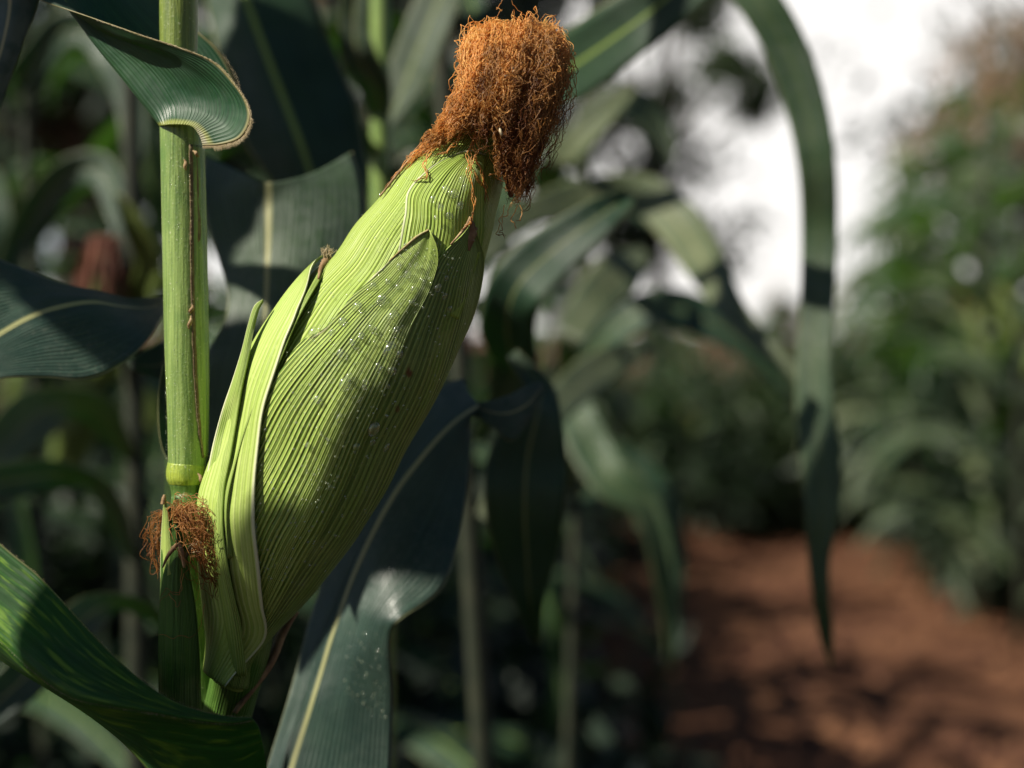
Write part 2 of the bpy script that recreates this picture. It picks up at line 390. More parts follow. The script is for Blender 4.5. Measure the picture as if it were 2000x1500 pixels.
# ------------------------------------------------------------------ ground
g = N('red_soil'); ob = g.obj()
f1 = g.noise(ob, 1.3, 5, .6); f2 = g.noise(ob, 9.0, 5, .65); f3 = g.noise(ob, 45.0, 4, .6)
c = g.mix(g.mapr(f1, .35, .65), (.095, .038, .020), (.155, .070, .033))
c = g.mix(g.mapr(f2, .42, .62, 0, .75), c, (.045, .017, .011))
c = g.mix(g.mapr(f3, .58, .70, 0, .6), c, (.24, .12, .055))
nb = g.bump(f2, .05, .9); nb = g.bump(f3, .012, .9, nb)
M['stalk_dim'] = simple('dull_stalk', (.018, .024, .012), (.030, .034, .018), 60., .7)  # darkened stalk copy, its shade put into the colour
M['soil'] = g.finish(c, .95, .2, nb)
def ground():
    mb = MB(); rows = []; uvs = []
    xs = [-400, -120, -40, -15] + [-8 + .25 * i for i in range(65)] + [15, 40, 120, 400]
    ys = [-60, -15, -3] + [-1 + .25 * i for i in range(61)] + [20, 30, 60, 150, 500, 1200]
    for y in ys:
        rows.append([Vector((x, y, .05 * (noise.noise(Vector((x * .9, y * .9, 0))) + .5 * noise.noise(Vector((x * 2.7, y * 2.7, 3)))) if abs(x) < 9 and y < 15 else 0)) for x in xs])
        uvs.append([(x, y) for x in xs])
    mb.grid(rows, uvs)
    o = mb.build('ground', M['soil']); tag(o, 'bare reddish brown soil of the field', None, None, 'structure')
    # dry litter, clods and bits of leaf lying on the soil
    rnd = random.Random(5); mb = MB()
    for i in range(5200):
        y = 2.2 + 11 * rnd.random() ** 1.2; x = rnd.uniform(-.2, .75) * y
        z = .05 * (noise.noise(Vector((x * .9, y * .9, 0))) + .5 * noise.noise(Vector((x * 2.7, y * 2.7, 3))))
        s = rnd.uniform(.010, .045); a = rnd.uniform(0, 2 * PI)
        e1 = Vector((math.cos(a), math.sin(a), rnd.uniform(-.2, .3))) * s; e2 = Vector((-math.sin(a), math.cos(a), rnd.uniform(-.3, .3))) * s * rnd.uniform(.4, .9)
        p = Vector((x, y, z)); top = p + Vector((0, 0, s * rnd.uniform(.4, .9)))
        b = [mb.vert(q - Vector((0, 0, .01)), (0, 0)) for q in (p + e1, p + e2, p - e1, p - e2)]; t = mb.vert(top)
        for k in range(4): mb.f.append((b[k], b[(k + 1) % 4], t)); mb.mi.append(0)
    o = mb.build('soil_clods', simple('clods', (.085, .034, .018), (.17, .078, .036), 7., .95, lo=.35, hi=.6)); tag(o, 'loose clods and dry litter strewn over the red soil', None, None, 'stuff')
ground()

# ------------------------------------------------------------------ leaf builders
def loft(name, cols, mat, parent, nrow=40, ncol=17, ucols=None, ripple=0.0, seed=0, mb=None, build=True, thick=.00035, rfreq=30.0):
    """cols: polylines of (px, py, depth), each with the same number of points, from one margin to the other"""
    C = [cr([P(*q) for q in c], nrow) for c in cols]
    k = len(cols); ucols = ucols or [i / (k - 1) for i in range(k)]
    rows = []; uvs = []; L = 0
    mid = C[k // 2]
    for i in range(nrow):
        if i: L += (mid[i] - mid[i - 1]).length
        ctrl = [c[i] for c in C]
        r = cr(ctrl, ncol); us = []
        for j in range(ncol):
            x = j / (ncol - 1) * (k - 1); q = min(int(x), k - 2); us.append(lerp(ucols[q], ucols[q + 1], x - q))
        if ripple:
            nn = (ctrl[-1] - ctrl[0]).cross(mid[min(i + 1, nrow - 1)] - mid[max(i - 1, 0)])
            if nn.length > 1e-12: nn.normalize()
            for j in range(ncol):
                e = abs(us[j] - .5) * 2
                r[j] = r[j] + nn * (ripple * e * e * noise.noise(Vector((L * rfreq, us[j] * 1.5 + seed * 7.3, seed))) * 2 + ripple * .25 * noise.noise(Vector((L * 60, us[j] * 9, seed + 9))))
        rows.append(r); uvs.append([(q, L) for q in us])
    m = mb or MB(); m.grid(rows, uvs)
    if build: return m.build(name, mat, parent, thick)
    return m
def arc_leaf(name, pts, mat, parent, tilt=0.3, fold=.004, nrow=40, ncol=9, ripple=.002, seed=0):
    """pts: (px, py, depth, halfwidth px) along the midrib; tilt: how far one margin leans away"""
    ctr = [P(a, b, c) for a, b, c, _ in pts]; n = len(pts)
    Ls = []; Ms = []; Rs = []
    for i, (a, b, c, hw) in enumerate(pts):
        t = ctr[min(i + 1, n - 1)] - ctr[max(i - 1, 0)]
        s = t.cross(FWD).normalized(); wv = (s + FWD * tilt) * (hw / FPX * c)
        Ls.append(ctr[i] + wv); Rs.append(ctr[i] - wv); Ms.append(ctr[i] + FWD * fold)
    C = [cr(Ls, nrow), cr(Ms, nrow), cr(Rs, nrow)]; rows = []; uvs = []; L = 0
    for i in range(nrow):
        if i: L += (C[1][i] - C[1][i - 1]).length
        r = cr([c[i] for c in C], ncol)
        for j in range(ncol):
            e = abs(j / (ncol - 1) - .5) * 2
            r[j] = r[j] + FWD * (ripple * e * 2 * noise.noise(Vector((L * 16, (j > ncol / 2) * 5.1, seed)))) + Vector((0, 0, ripple * e * noise.noise(Vector((L * 22, 3 + (j > ncol / 2) * 5.1, seed)))))
        rows.append(r); uvs.append([(j / (ncol - 1), L) for j in range(ncol)])
    m = MB(); m.grid(rows, uvs); return m.build(name, mat, parent, .0004)

def blade(mb, base, az, length, width, el0, droop, twist=0., seed=0, nrow=16, ncol=5, kink=None, rip=1.0):
    d = Vector((math.cos(az), math.sin(az), 0)); side = Vector((-math.sin(az), math.cos(az), 0)); p = Vector(base); L = 0; rows = []; uvs = []
    rnd = random.Random(seed); bend = rnd.uniform(-.5, .5)
    for i in range(nrow):
        s = i / (nrow - 1)
        el = el0 - droop * s ** 1.3
        if kink and s > kink: el -= 1.0 * min(1, (s - kink) / .1)
        dd = Matrix.Rotation(bend * s, 3, 'Z') @ d; sd = Matrix.Rotation(bend * s, 3, 'Z') @ side
        t = dd * math.cos(el) + Vector((0, 0, math.sin(el)))
        if i: p = p + t * (length / (nrow - 1)); L += length / (nrow - 1)
        nn = t.cross(sd).normalized()
        tw = twist * s; sx = sd * math.cos(tw) + nn * math.sin(tw); nx = t.cross(sx).normalized()
        wd = width * .5 * min(1, .45 + s * 3.5) * max(.02, (1 - s ** 2.6)) 
        r = []
        for j in range(ncol):
            e = (j / (ncol - 1) - .5) * 2
            rp_ = noise.noise(Vector((L * 9, 2.0 + (e > 0) * 7, seed * 1.7))) * .018 * rip * abs(e) * (1 if .08 < s < .97 else .2)
            r.append(p + sx * (wd * e) + nx * (-abs(e) * wd * .30 + rp_))
        rows.append(r); uvs.append([(j / (ncol - 1), L) for j in range(ncol)])
    mb.grid(rows, uvs)

# ------------------------------------------------------------------ the main plant
plant = thing('corn_plant', 'sharp corn plant in front carrying the big green ear with orange silk', 'corn plant', P(430, 1500, .58) * 1.0)
plant.location.z = 0.0
plant.location.x = P(440, 1500, .60).x; plant.location.y = P(440, 1500, .60).y

def tube_px(mb, pts, seg=28, n=50, mi=0):
    """pts: (px, py, D, radius px)"""
    c = cr([P(a, b, D) for a, b, D, _ in pts], n); rr = cr([Vector((q[3] / FPX * q[2], 0, 0)) for q in pts], n)
    mb.tube(c, [x.x for x in rr], seg, mi=mi)
SD = .565
mb = MB()
tube_px(mb, [(349, 150, SD, 36), (352, 215, SD, 40), (354, 250, SD, 41), (356, 340, SD, 41), (359, 460, SD, 41.5), (363, 650, SD, 41.5), (366, 800, SD, 39), (366, 890, SD, 37), (365, 910, SD, 36.5)], n=60)
o = mb.build('leaf_sheath', M['stalk'], plant)
tag(o, 'pale green sheath with fine lengthwise ribs wrapped round the stalk')
mb = MB()
tube_px(mb, [(365, 905, SD, 36.8), (364, 922, SD, 38.5), (364, 936, SD, 37.5), (364, 946, SD, 33)], n=20)
mb.build('node_ring', M['node'], plant)
mb = MB()
root = Vector((plant.location.x, plant.location.y, 0))
low = [P(364, 944, SD), P(365, 965, SD), P(368, 1010, SD), P(380, 1150, .575), P(400, 1350, .585), P(430, 1550, .59)]
lc = cr(low, 40); lr = [lerp(33, 30, min(1, i / 6)) / FPX * SD if i < 8 else lerp(30, 42, (i - 8) / 32) / FPX * SD for i in range(40)]
mb.tube(lc + [lc[-1].lerp(root, .5), root], lr + [.009, .011], 24)
mb.build('stalk', M['internode'], plant)
mb = MB()
tube_px(mb, [(349, 240, SD, 30), (349, 150, SD, 34), (349, 60, SD, 36.5), (349, -30, SD, 36.5), (350, -400, SD, 34)], n=30)
mb.build('upper_stalk', M['stalk_upper'], plant)
# sheath overlap: hairy brown margin running down the right side
def sheath_flap():
    mb = MB(); rows = []; uvs = []; n = 80
    axis = [(356, 288, 41), (359, 460, 42), (363, 650, 42), (366, 800, 39.5), (366, 895, 37.5)]
    seam = [(378, 288), (380, 400), (381, 520), (384, 650), (390, 780), (397, 860), (401, 895)]
    for i in range(n):
        y = lerp(288, 893, i / (n - 1))
        ax = smooth_interp([(a[1], a[0]) for a in axis], y); ra = smooth_interp([(a[1], a[2]) for a in axis], y) + 1.4
        sx = smooth_interp([(a[1], a[0]) for a in seam], y) + 1.2 * noise.noise(Vector((y * .05, 0, 0)))
        c0 = min(.98, (sx - ax) / ra); th0 = math.acos(c0)
        row = []
        for j in range(9):
            f = j / 8; th = lerp(th0, -.9, f)
            rr = (ra + (0.0 if j else -.8)) / FPX * SD
            row.append(P(ax, y, SD) + RGT * math.cos(th) * rr - FWD * math.sin(th) * rr)
        rows.append(row); uvs.append([(j / 8, i / n) for j in range(9)])
    mb.grid(rows, uvs)
    fl = mb.build('sheath_flap', M['stalk'], plant, .0004)
    # brown seam strip
    mb = MB(); rows2 = []
    for i, r in enumerate(rows):
        a = r[0] - FWD * .0004; b = r[2] - FWD * .0003
        w_ = .35 + .65 * abs(noise.noise(Vector((i * .07, 4, 0)))) + (.5 if i < 25 else 0)
        rows2.append([a, a.lerp(b, .5 * w_), a.lerp(b, w_)])
    mb.grid(rows2, [[(0, 0)] * 3] * n)
    mb.build('sheath_margin', M['flap'], fl, .0003)
    rnd = random.Random(3); mb = MB()
    for k in range(420):
        i = min(n - 1, int(n * rnd.random() ** 1.3)); a = rows[i][rnd.choice((0, 0, 1, 2, 3, 4))] - FWD * .0003
        d = Vector((rnd.uniform(-.3, 1), rnd.uniform(-1, 0), rnd.uniform(-.8, .5))).normalized() * rnd.uniform(.0006, .0014)
        mb.strand([a, a + d * .5, a + d], .00004, rnd.random())
    mb.build('sheath_hair', M['hair'], fl)
    return rows
flap_rows = sheath_flap()
# curled dry bits stuck to the sheath
rnd = random.Random(8)
for (x, y, ln, ang) in ((362, 322, 22, 75), (371, 630, 26, 95), (374, 604, 18, 100), (392, 935, 24, 60), (383, 300, 18, 40)):
    mb = MB(); pts = []
    for i in range(8):
        s = i / 7
        pts.append(P(x + math.cos(R(ang)) * ln * (s - .5) + 2 * math.sin(s * 6), y + math.sin(R(ang)) * ln * (s - .5), SD - .0088 + .0004 * math.sin(s * 9)))
    mb.tube(pts, [.0002 + .0006 * math.sin(PI * min(1, max(0, i / 7))) for i in range(8)], 7)
    o = mb.build('dry_anther', M['dry']); tag(o, 'tiny curled dry flower husk stuck to the pale green stem', 'plant debris', 'dry flower bits stuck to the stem')

# top-left leaf of the main stalk: collar, front lobe with hairy margin, far half behind the stalk
colsA = [
 [(396, 284, .551), (432, 283, .546), (470, 270, .542), (488, 238, .540), (484, 205, .540), (462, 168, .541), (420, 122, .543), (350, 92, .545), (270, 66, .548), (190, 38, .553), (90, 2, .562), (-20, -50, .58)],
 [(388, 262, .5505), (410, 250, .5485), (432, 238, .5475), (440, 215, .547), (434, 188, .547), (412, 158, .5475), (368, 122, .548), (310, 96, .550), (240, 72, .553), (165, 36, .558), (70, -14, .566), (-30, -80, .585)],
 [(372, 246, .5503), (385, 232, .551), (392, 215, .552), (386, 190, .553), (372, 165, .553), (348, 135, .553), (305, 105, .555), (262, 84, .557), (205, 62, .559), (140, 22, .563), (50, -40, .570), (-40, -110, .588)],
 [(335, 243, .5525), (338, 226, .555), (335, 205, .557), (320, 180, .558), (300, 152, .559), (275, 124, .560), (245, 100, .561), (215, 76, .562), (170, 42, .564), (112, -10, .568), (30, -80, .575), (-50, -150, .59)],
 [(312, 246, .561), (303, 234, .562), (291, 218, .563), (266, 188, .564), (240, 155, .565), (215, 124, .566), (190, 92, .567), (165, 58, .568), (133, 12, .570), (90, -50, .573), (10, -130, .58), (-60, -200, .595)],
 [(330, 240, .580), (345, 215, .584), (350, 190, .587), (340, 165, .589), (320, 135, .590), (300, 105, .591), (275, 70, .592), (245, 35, .593), (210, -5, .595), (165, -60, .598), (90, -130, .60), (0, -210, .61)],
 [(398, 262, .578), (430, 236, .585), (452, 212, .590), (466, 186, .592), (462, 158, .593), (446, 126, .594), (420, 92, .595), (386, 62, .596), (340, 20, .598), (290, -40, .60), (210, -120, .61), (110, -210, .62)],
]
leafA = loft('leaf', colsA, M['leaf_front'], plant, nrow=80, ncol=49, ucols=[0, .10, .22, .36, .5, .75, 1], ripple=.0007, seed=2)
tag(leafA, 'upper leaf folded round the stalk with a hairy pale margin')
# hair fringe
mb = MB(); edge = cr([P(*q) for q in colsA[0]], 400); inner = cr([P(*q) for q in colsA[1]], 400); rnd = random.Random(4)
for k in range(2300):
    i = int(400 * rnd.random() ** 1.3 * .82); a = edge[i].lerp(inner[i], rnd.random() ** 2 * .06); out = (edge[i] - inner[i]).normalized()
    ln = rnd.uniform(.0004, .0018) * (1.3 if 20 < i < 120 else .65)
    d = (out + Vector((rnd.uniform(-.7, .7), rnd.uniform(-.7, .5), rnd.uniform(-.7, .5))) * .7).normalized() * ln
    mb.strand([a, a + d * .5 + Vector((0, 0, -.0001)), a + d + Vector((0, 0, -.0003))], .00005, rnd.random())
far = cr([P(*q) for q in colsA[6]], 300)
for k in range(300):
    i = rnd.randint(5, 150); d = Vector((rnd.uniform(.2, 1), rnd.uniform(-.5, .5), rnd.uniform(0, 1))).normalized() * rnd.uniform(.0005, .0011)
    mb.strand([far[i], far[i] + d], .00004, .5)
mb.build('margin_hair', M['hair'], leafA)
# lower-left leaf, twisted, bright where the sun reaches it
cD = [
 [(-90, 985, .56), (0, 1062, .545), (70, 1120, .535), (150, 1208, .525), (235, 1292, .517), (320, 1356, .512), (390, 1388, .510), (450, 1400, .510), (492, 1403, .511)],
 [(-90, 1080, .545), (0, 1158, .530), (65, 1212, .522), (140, 1285, .515), (220, 1338, .509), (312, 1378, .507), (390, 1400, .507), (450, 1408, .508), (493, 1404, .510)],
 [(-90, 1190, .535), (0, 1252, .522), (60, 1308, .513), (130, 1358, .507), (210, 1379, .503), (305, 1394, .502), (390, 1408, .504), (450, 1412, .506), (494, 1405, .509)],
 [(-90, 1210, .550), (0, 1275, .540), (70, 1325, .532), (140, 1370, .527), (225, 1410, .520), (310, 1430, .516), (395, 1440, .514), (455, 1440, .514), (508, 1430, .515)],
 [(-90, 1235, .57), (0, 1290, .560), (75, 1335, .555), (145, 1378, .550), (240, 1450, .545), (320, 1540, .540), (405, 1600, .537), (470, 1600, .535), (524, 1520, .530)],
]
leafD = loft('leaf', cD, M['leaf_lit'], plant, nrow=70, ncol=33, ucols=[0, .25, .5, .75, 1], ripple=.0011, seed=5)
tag(leafD, 'low twisted leaf with yellow flecks, its top sunlit green')
mb = MB(); rnd = random.Random(14)
for ci in (0, 2):
    e = cr([P(*q) for q in cD[ci]], 300)
    for k in range(320):
        i = rnd.randint(20, 296); d = Vector((rnd.uniform(-.4, .7), rnd.uniform(-.6, .3), rnd.uniform(.3, 1) * (1 if ci == 0 else -1))).normalized() * rnd.uniform(.0003, .0009)
        mb.strand([e[i], e[i] + d], .00004, .5)
mb.build('margin_hair', M['hair'], leafD)

# ------------------------------------------------------------------ the big ear
B = Vector((500, 1230)); dax = Vector((.417, -.909)); nax = Vector((.909, .417)); KPX = D0 / FPX
CT = [(-120, -6), (-60, -20), (0, -33), (66, -41), (122, -48), (200, -52), (250, -50), (345, -49), (437, -53), (526, -48), (598, -40), (660, -33), (730, -22), (800, -20), (873, -15), (953, -16), (1030, -8), (1100, 4), (1180, 14), (1260, 20), (1320, 20)]
RT = [(-120, 36), (-60, 42), (0, 63), (66, 93), (122, 118), (200, 142), (250, 150), (345, 159), (437, 168), (526, 171), (598, 167), (660, 159), (730, 145), (800, 134), (873, 119), (953, 102), (1030, 80), (1100, 60), (1180, 44), (1260, 30), (1320, 4)]
def tn(px, py):
    v = Vector((px, py)) - B; return v.dot(dax), v.dot(nax)
def theta(px, py):
    D = D0 - .03
    for _ in range(5):   # the front of the ear is nearer than its axis
        t, n = tn(1000 + (px - 1000) * D / D0, 750 + (py - 750) * D / D0); c = (n - smooth_interp(CT, t)) / smooth_interp(RT, t)
        D = D0 - .002 - smooth_interp(RT, t) * KPX * math.sqrt(max(0, 1 - min(1, c * c)))
    return t, math.degrees(math.acos(max(-1, min(1, c))))
def S(t, th, off=0.0):
    c = B + dax * t + nax * smooth_interp(CT, t); r = smooth_interp(RT, t) * KPX + off
    n3 = RGT * nax.x - UPV * nax.y
    return P(c.x, c.y, D0) + (n3 * math.cos(R(th)) - FWD * math.sin(R(th))) * r
ear_base = S(0, 0)
mb = MB(); rows = []; uvs = []
for i in range(120):
    t = -120 + i / 119 * 1440
    rows.append([S(t, 360 * j / 96, -.0006 + .0006 * noise.noise(Vector((math.cos(2*PI*j/96) * 2, math.sin(2*PI*j/96) * 2, t * .012)))) for j in range(96)])
    uvs.append([(abs(j / 48 - 1), t * KPX) for j in range(96)])
mb.grid(rows, uvs, close=True)
ear = mb.build('ear', M['husk_body'], plant)
tag(ear, 'large fresh green ear leaning to the right under its husks')
def husk(name, L, Rr, off, mat, n=110, m=64, label=None, offL=None, bulge=0., seed=0, edgelift=.0006, tip_curl=0.0, ribL=None):
    """L, Rr: tables (t, theta) of the two margins; the husk hugs the ear"""
    ts = [max(L[0][0], Rr[0][0]), min(L[-1][0], Rr[-1][0])]
    mb = MB(); rows = []; uvs = []
    for i in range(n):
        s = i / (n - 1); t = lerp(ts[0], ts[1], s)
        a = smooth_interp(L, t); b = smooth_interp(Rr, t); row = []
        for j in range(m):
            u = j / (m - 1); th = lerp(a, b, u); e = abs(u - .5) * 2
            o = off + edgelift * e ** 6 + bulge * (1 - e * e) * math.sin(PI * s) + .0007 * noise.noise(Vector((u * 3, t * .008, seed))) + tip_curl * max(0, s - .93) / .07
            row.append(S(t, th, o))
        q = smooth_interp(ribL, t) if ribL else a
        rows.append(row); uvs.append([((lerp(a, b, j / (m - 1)) - q) / (b - q if abs(b - q) > .5 else -.5), t * KPX) for j in range(m)])
    mb.grid(rows, uvs)
    o = mb.build(name, mat, ear, .0005)
    if label: tag(o, label)
    return o
def tab(pxs):
    return sorted([theta(*p) for p in pxs])
# right husk with the dry brown tip
h2L = [(-110, 62), (300, 62), (500, 64), (650, 68), (760, 70), (820, 66)] + [theta(900, 455), theta(919, 428)]
h2R = [(-110, -50), (300, -45), (500, -35), (650, -18), (760, 4), theta(938, 505), theta(928, 460), theta(919, 428)]
h2L.sort(); h2R.sort()
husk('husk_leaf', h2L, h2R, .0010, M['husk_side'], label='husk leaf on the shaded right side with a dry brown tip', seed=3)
# front husk
h1L = [(-110, 142), (120, 150), (300, 148)] + tab([(545, 740), (590, 672), (640, 640), (700, 572), (770, 502), (815, 460), (838, 449)])
h1R = [(-110, 50), (300, 54), (500, 58), (650, 64), theta(849, 520), theta(850, 480), theta(838, 449)]
h1R.sort()
husk('husk_leaf', h1L, h1R, .0018, M['husk_front'], m=100, ribL=[(-110, 172), (100, 172), (300, 164), (464, 147), (595, 131), (683, 119), (776, 106), (870, 92)], label='broad ribbed front husk leaf dotted with water drops', seed=5)
# left smooth husk, overlapping the front one with a white edge; u=0 at its right margin
h3R = tab([(500, 1250), (508, 1180), (506, 1110), (502, 1000), (508, 920), (520, 830), (545, 740), (570, 670), (592, 618), (616, 552), (640, 503)])
h3R = [(-110, 84)] + h3R
h3L = [(-110, 215), (100, 215), (300, 212), (450, 205), (600, 196), (700, 182), (tab([(640, 503)])[0][0], tab([(640, 503)])[0][1] + 4)]
husk('husk_leaf', h3R, h3L, .0033, M['husk_smooth'], label='smooth pale left husk leaf with a white margin', seed=8)
def surf(px, py, off):
    t, th = theta(px, py); p = S(t, th, off); v = p - CAMP; return v.dot(FWD)
# outermost left husk, free at its edge
def outer_left():
    cols = [[(640, 505, .563), (596, 545, .562), (548, 612, .560), (505, 690, .558), (470, 780, .556), (448, 870, .556), (425, 980, .556), (425, 1090, .556)],
            [(642, 507, .556), (604, 560, .550), (566, 620, .545), (527, 700, .541), (492, 785, .540), (466, 870, .541), (440, 980, .541), (440, 1090, .541)],
            [(643, 509, .551), (612, 566, .543), (578, 634, .536), (545, 712, .5335), (505, 790, .5345), (470, 880, .5365), (448, 980, .5365), (452, 1090, .5365)]]
    cols = [cols[0]] + [[(x, y, d if y < 540 else surf(x, y, .0050 + .0004 * k)) for x, y, d in c] for k, c in enumerate(cols[1:])]
    o = loft('husk_leaf', cols, M['husk_spear'], ear, nrow=60, ncol=15, thick=.0005, ripple=.0004)
    tag(o, 'narrow green husk leaf rolled along the left outline')
# lower left wrap with spear-shaped free tip
cS = [
 [(514, 585, .546), (497, 598, .546), (484, 635, .545), (470, 690, .544), (452, 752, .544), (430, 820, .545), (412, 890, .546), (400, 960, .548), (398, 1020, .549), (402, 1080, .550), (410, 1150, .552), (425, 1230, .556), (440, 1320, .56)],
 [(513, 587, .5445), (500, 604, .5435), (487, 645, .541), (476, 700, .538), (462, 760, .5355), (446, 830, .533), (432, 895, .531), (420, 960, .530), (418, 1020, .530), (424, 1080, .531), (436, 1150, .535), (450, 1230, .542), (462, 1320, .550)],
 [(513, 588, .5445), (503, 608, .5435), (494, 650, .541), (484, 705, .537), (472, 765, .5335), (461, 832, .531), (450, 895, .528), (438, 955, .527), (435, 1020, .527), (442, 1085, .528), (455, 1155, .533), (472, 1232, .541), (482, 1320, .549)],
]
outer_left()
cS = [cS[0]] + [[(x, y, d if y < 760 or y > 1260 else lerp(d, surf(x, y, .0072), min(1, (y - 750) / 200) * .93)) for x, y, d in c] for c in cS[1:]]
sp = loft('husk_leaf', cS, M['husk_spear'], ear, nrow=80, ncol=21, thick=.0006, ripple=.0003)
tag(sp, 'slender spear-tipped husk leaf standing free at the left')
# base wrap of the shank
mb = MB()
tube_px(mb, [(480, 1180, .562, 46), (482, 1240, .562, 50), (468, 1300, .566, 50), (450, 1370, .575, 48), (432, 1450, .585, 46), (430, 1560, .59, 42)], n=40, seg=36)
mb.build('shank', M['husk_small'], plant)
# dry margins / tips of husks
def dry_patch(name, pts, hw, parent, lift=.0002, mat='dry'):
    """pts (px,py,D) centre line, hw list of half widths in px"""
    ctr = cr([P(*p) for p in pts], 24); mb = MB(); rows = []; n = 24
    for i in range(n):
        t = (ctr[min(i + 1, n - 1)] - ctr[max(i - 1, 0)]); s = t.cross(FWD).normalized()
        h_ = interp([(k / (len(hw) - 1), q) for k, q in enumerate(hw)], i / (n - 1)) * KPX * (1 + .5 * noise.noise(Vector((i * .7, pts[0][0], 0))))
        rows.append([ctr[i] + s * h_ - FWD * lift, ctr[i] - FWD * (lift + .0006), ctr[i] - s * h_ - FWD * lift])
    mb.grid(rows, [[(0, 0)] * 3] * n); return mb.build(name, M[mat], parent, .0003)
def dsurf(lst, off): return [(x, y, surf(x, y, off) + (0)) for x, y in lst]
dry_patch('dry_tip', dsurf([(915, 490), (917, 470), (920, 450), (919, 424)], .0022), [2, 9, 12, 2], ear)
dry_patch('dry_tip', dsurf([(880, 478), (898, 458), (912, 440), (919, 424)], .0024), [1, 2, 3, 2], ear)
dry_patch('dry_tip', dsurf([(622, 545), (627, 524), (636, 510), (646, 492)], .0034), [1.5, 4, 7, 4], ear)
dry_patch('dry_margin', dsurf([(760, 510), (790, 483), (815, 462), (838, 449)], .0020), [.6, 1.6, 2.2, 1.5], ear, lift=.0001, mat='tan')
dry_patch('dry_margin', dsurf([(742, 384), (765, 355), (795, 318), (830, 284)], .0012), [1, 2, 2.5, 2], ear)
# pale seams on the inner husk near the top
g = N('pale_seam'); M['seam'] = g.finish((.62, .62, .34), .5, .5, None, .1)
def seam(lst, hw, off=.0006):
    dry = dsurf(lst, off); ctr = cr([P(*p) for p in dry], 30); mb = MB(); rows = []
    for i in range(30):
        t = ctr[min(i + 1, 29)] - ctr[max(i - 1, 0)]; s = t.cross(FWD).normalized(); h_ = hw * KPX * (.5 + .5 * math.sin(PI * i / 29)) * (1 + .5 * noise.noise(Vector((i * .9, hw, 0))))
        rows.append([ctr[i] + s * h_, ctr[i] - FWD * .0004, ctr[i] - s * h_])
    mb.grid(rows, [[(0, 0)] * 3] * 30); return mb.build('pale_seam', M['seam'], ear)
for lst, hw in (([(560, 705), (590, 672), (640, 640), (700, 572), (770, 502)], 2.6),): seam(lst, hw, .0022)
# inner husk leaf ending at the silk, its margins form the pale seams
seamL = [(795, 470), (797, 430), (800, 395), (803, 362), (792, 346)]
hI_L = tab([(760, 560), (780, 480), (792, 420), (800, 375), (835, 335), (880, 305), (925, 292), (945, 300)])
hI_R = [(min(t for t, _ in hI_L), 30), (850, 32), (930, 45), (1000, 62), hI_L[-1]]
husk('husk_leaf', hI_L, sorted(hI_R), .0008, husk_material('husk_upper', (.41, .52, .10), (.19, .30, .032), ribs=24, edge=.03, ribdepth=.00026), n=60, m=40, label='pointed inner husk leaf with pale margin below the silk', seed=12)
# green tip poking out of the silk
loft('husk_tip', [[(1045, 110, .556), (1048, 70, .555), (1066, 34, .554)], [(1058, 110, .551), (1060, 72, .552), (1066.5, 34, .554)], [(1072, 112, .556), (1066, 72, .555), (1067, 34, .554)]],
     M['husk_smooth'], ear, nrow=14, ncol=7, thick=.0004)

# silk
def crinkle(path, rnd, amp, wl, n, ph=None, fr=None):
    """resample path and add crinkly curls"""
    pts = cr(path, n); L = sum((pts[i + 1] - pts[i]).length for i in range(n - 1))
    k1 = L / wl
    ph = [p + rnd.gauss(0, .55) for p in ph] if ph else [rnd.uniform(0, 6.28) for _ in range(6)]
    fr = [k1 * f * rnd.uniform(.97, 1.03) for f in fr] if fr else [k1 * rnd.uniform(.55, 1.3) for _ in range(6)]
    out = []
    for i, p in enumerate(pts):
        s = i / (n - 1); am = amp * min(1, s * 4 + .15)
        q = Vector((math.sin(fr[0] * s * 6.28 + ph[0]) + .5 * math.sin(fr[3] * 2 * s * 6.28 + ph[3]),
                    math.sin(fr[1] * s * 6.28 + ph[1]) * .8,
                    math.sin(fr[2] * s * 6.28 + ph[2]) + .5 * math.sin(fr[5] * 2 * s * 6.28 + ph[5]))) * am
        out.append(p + q)
    return out
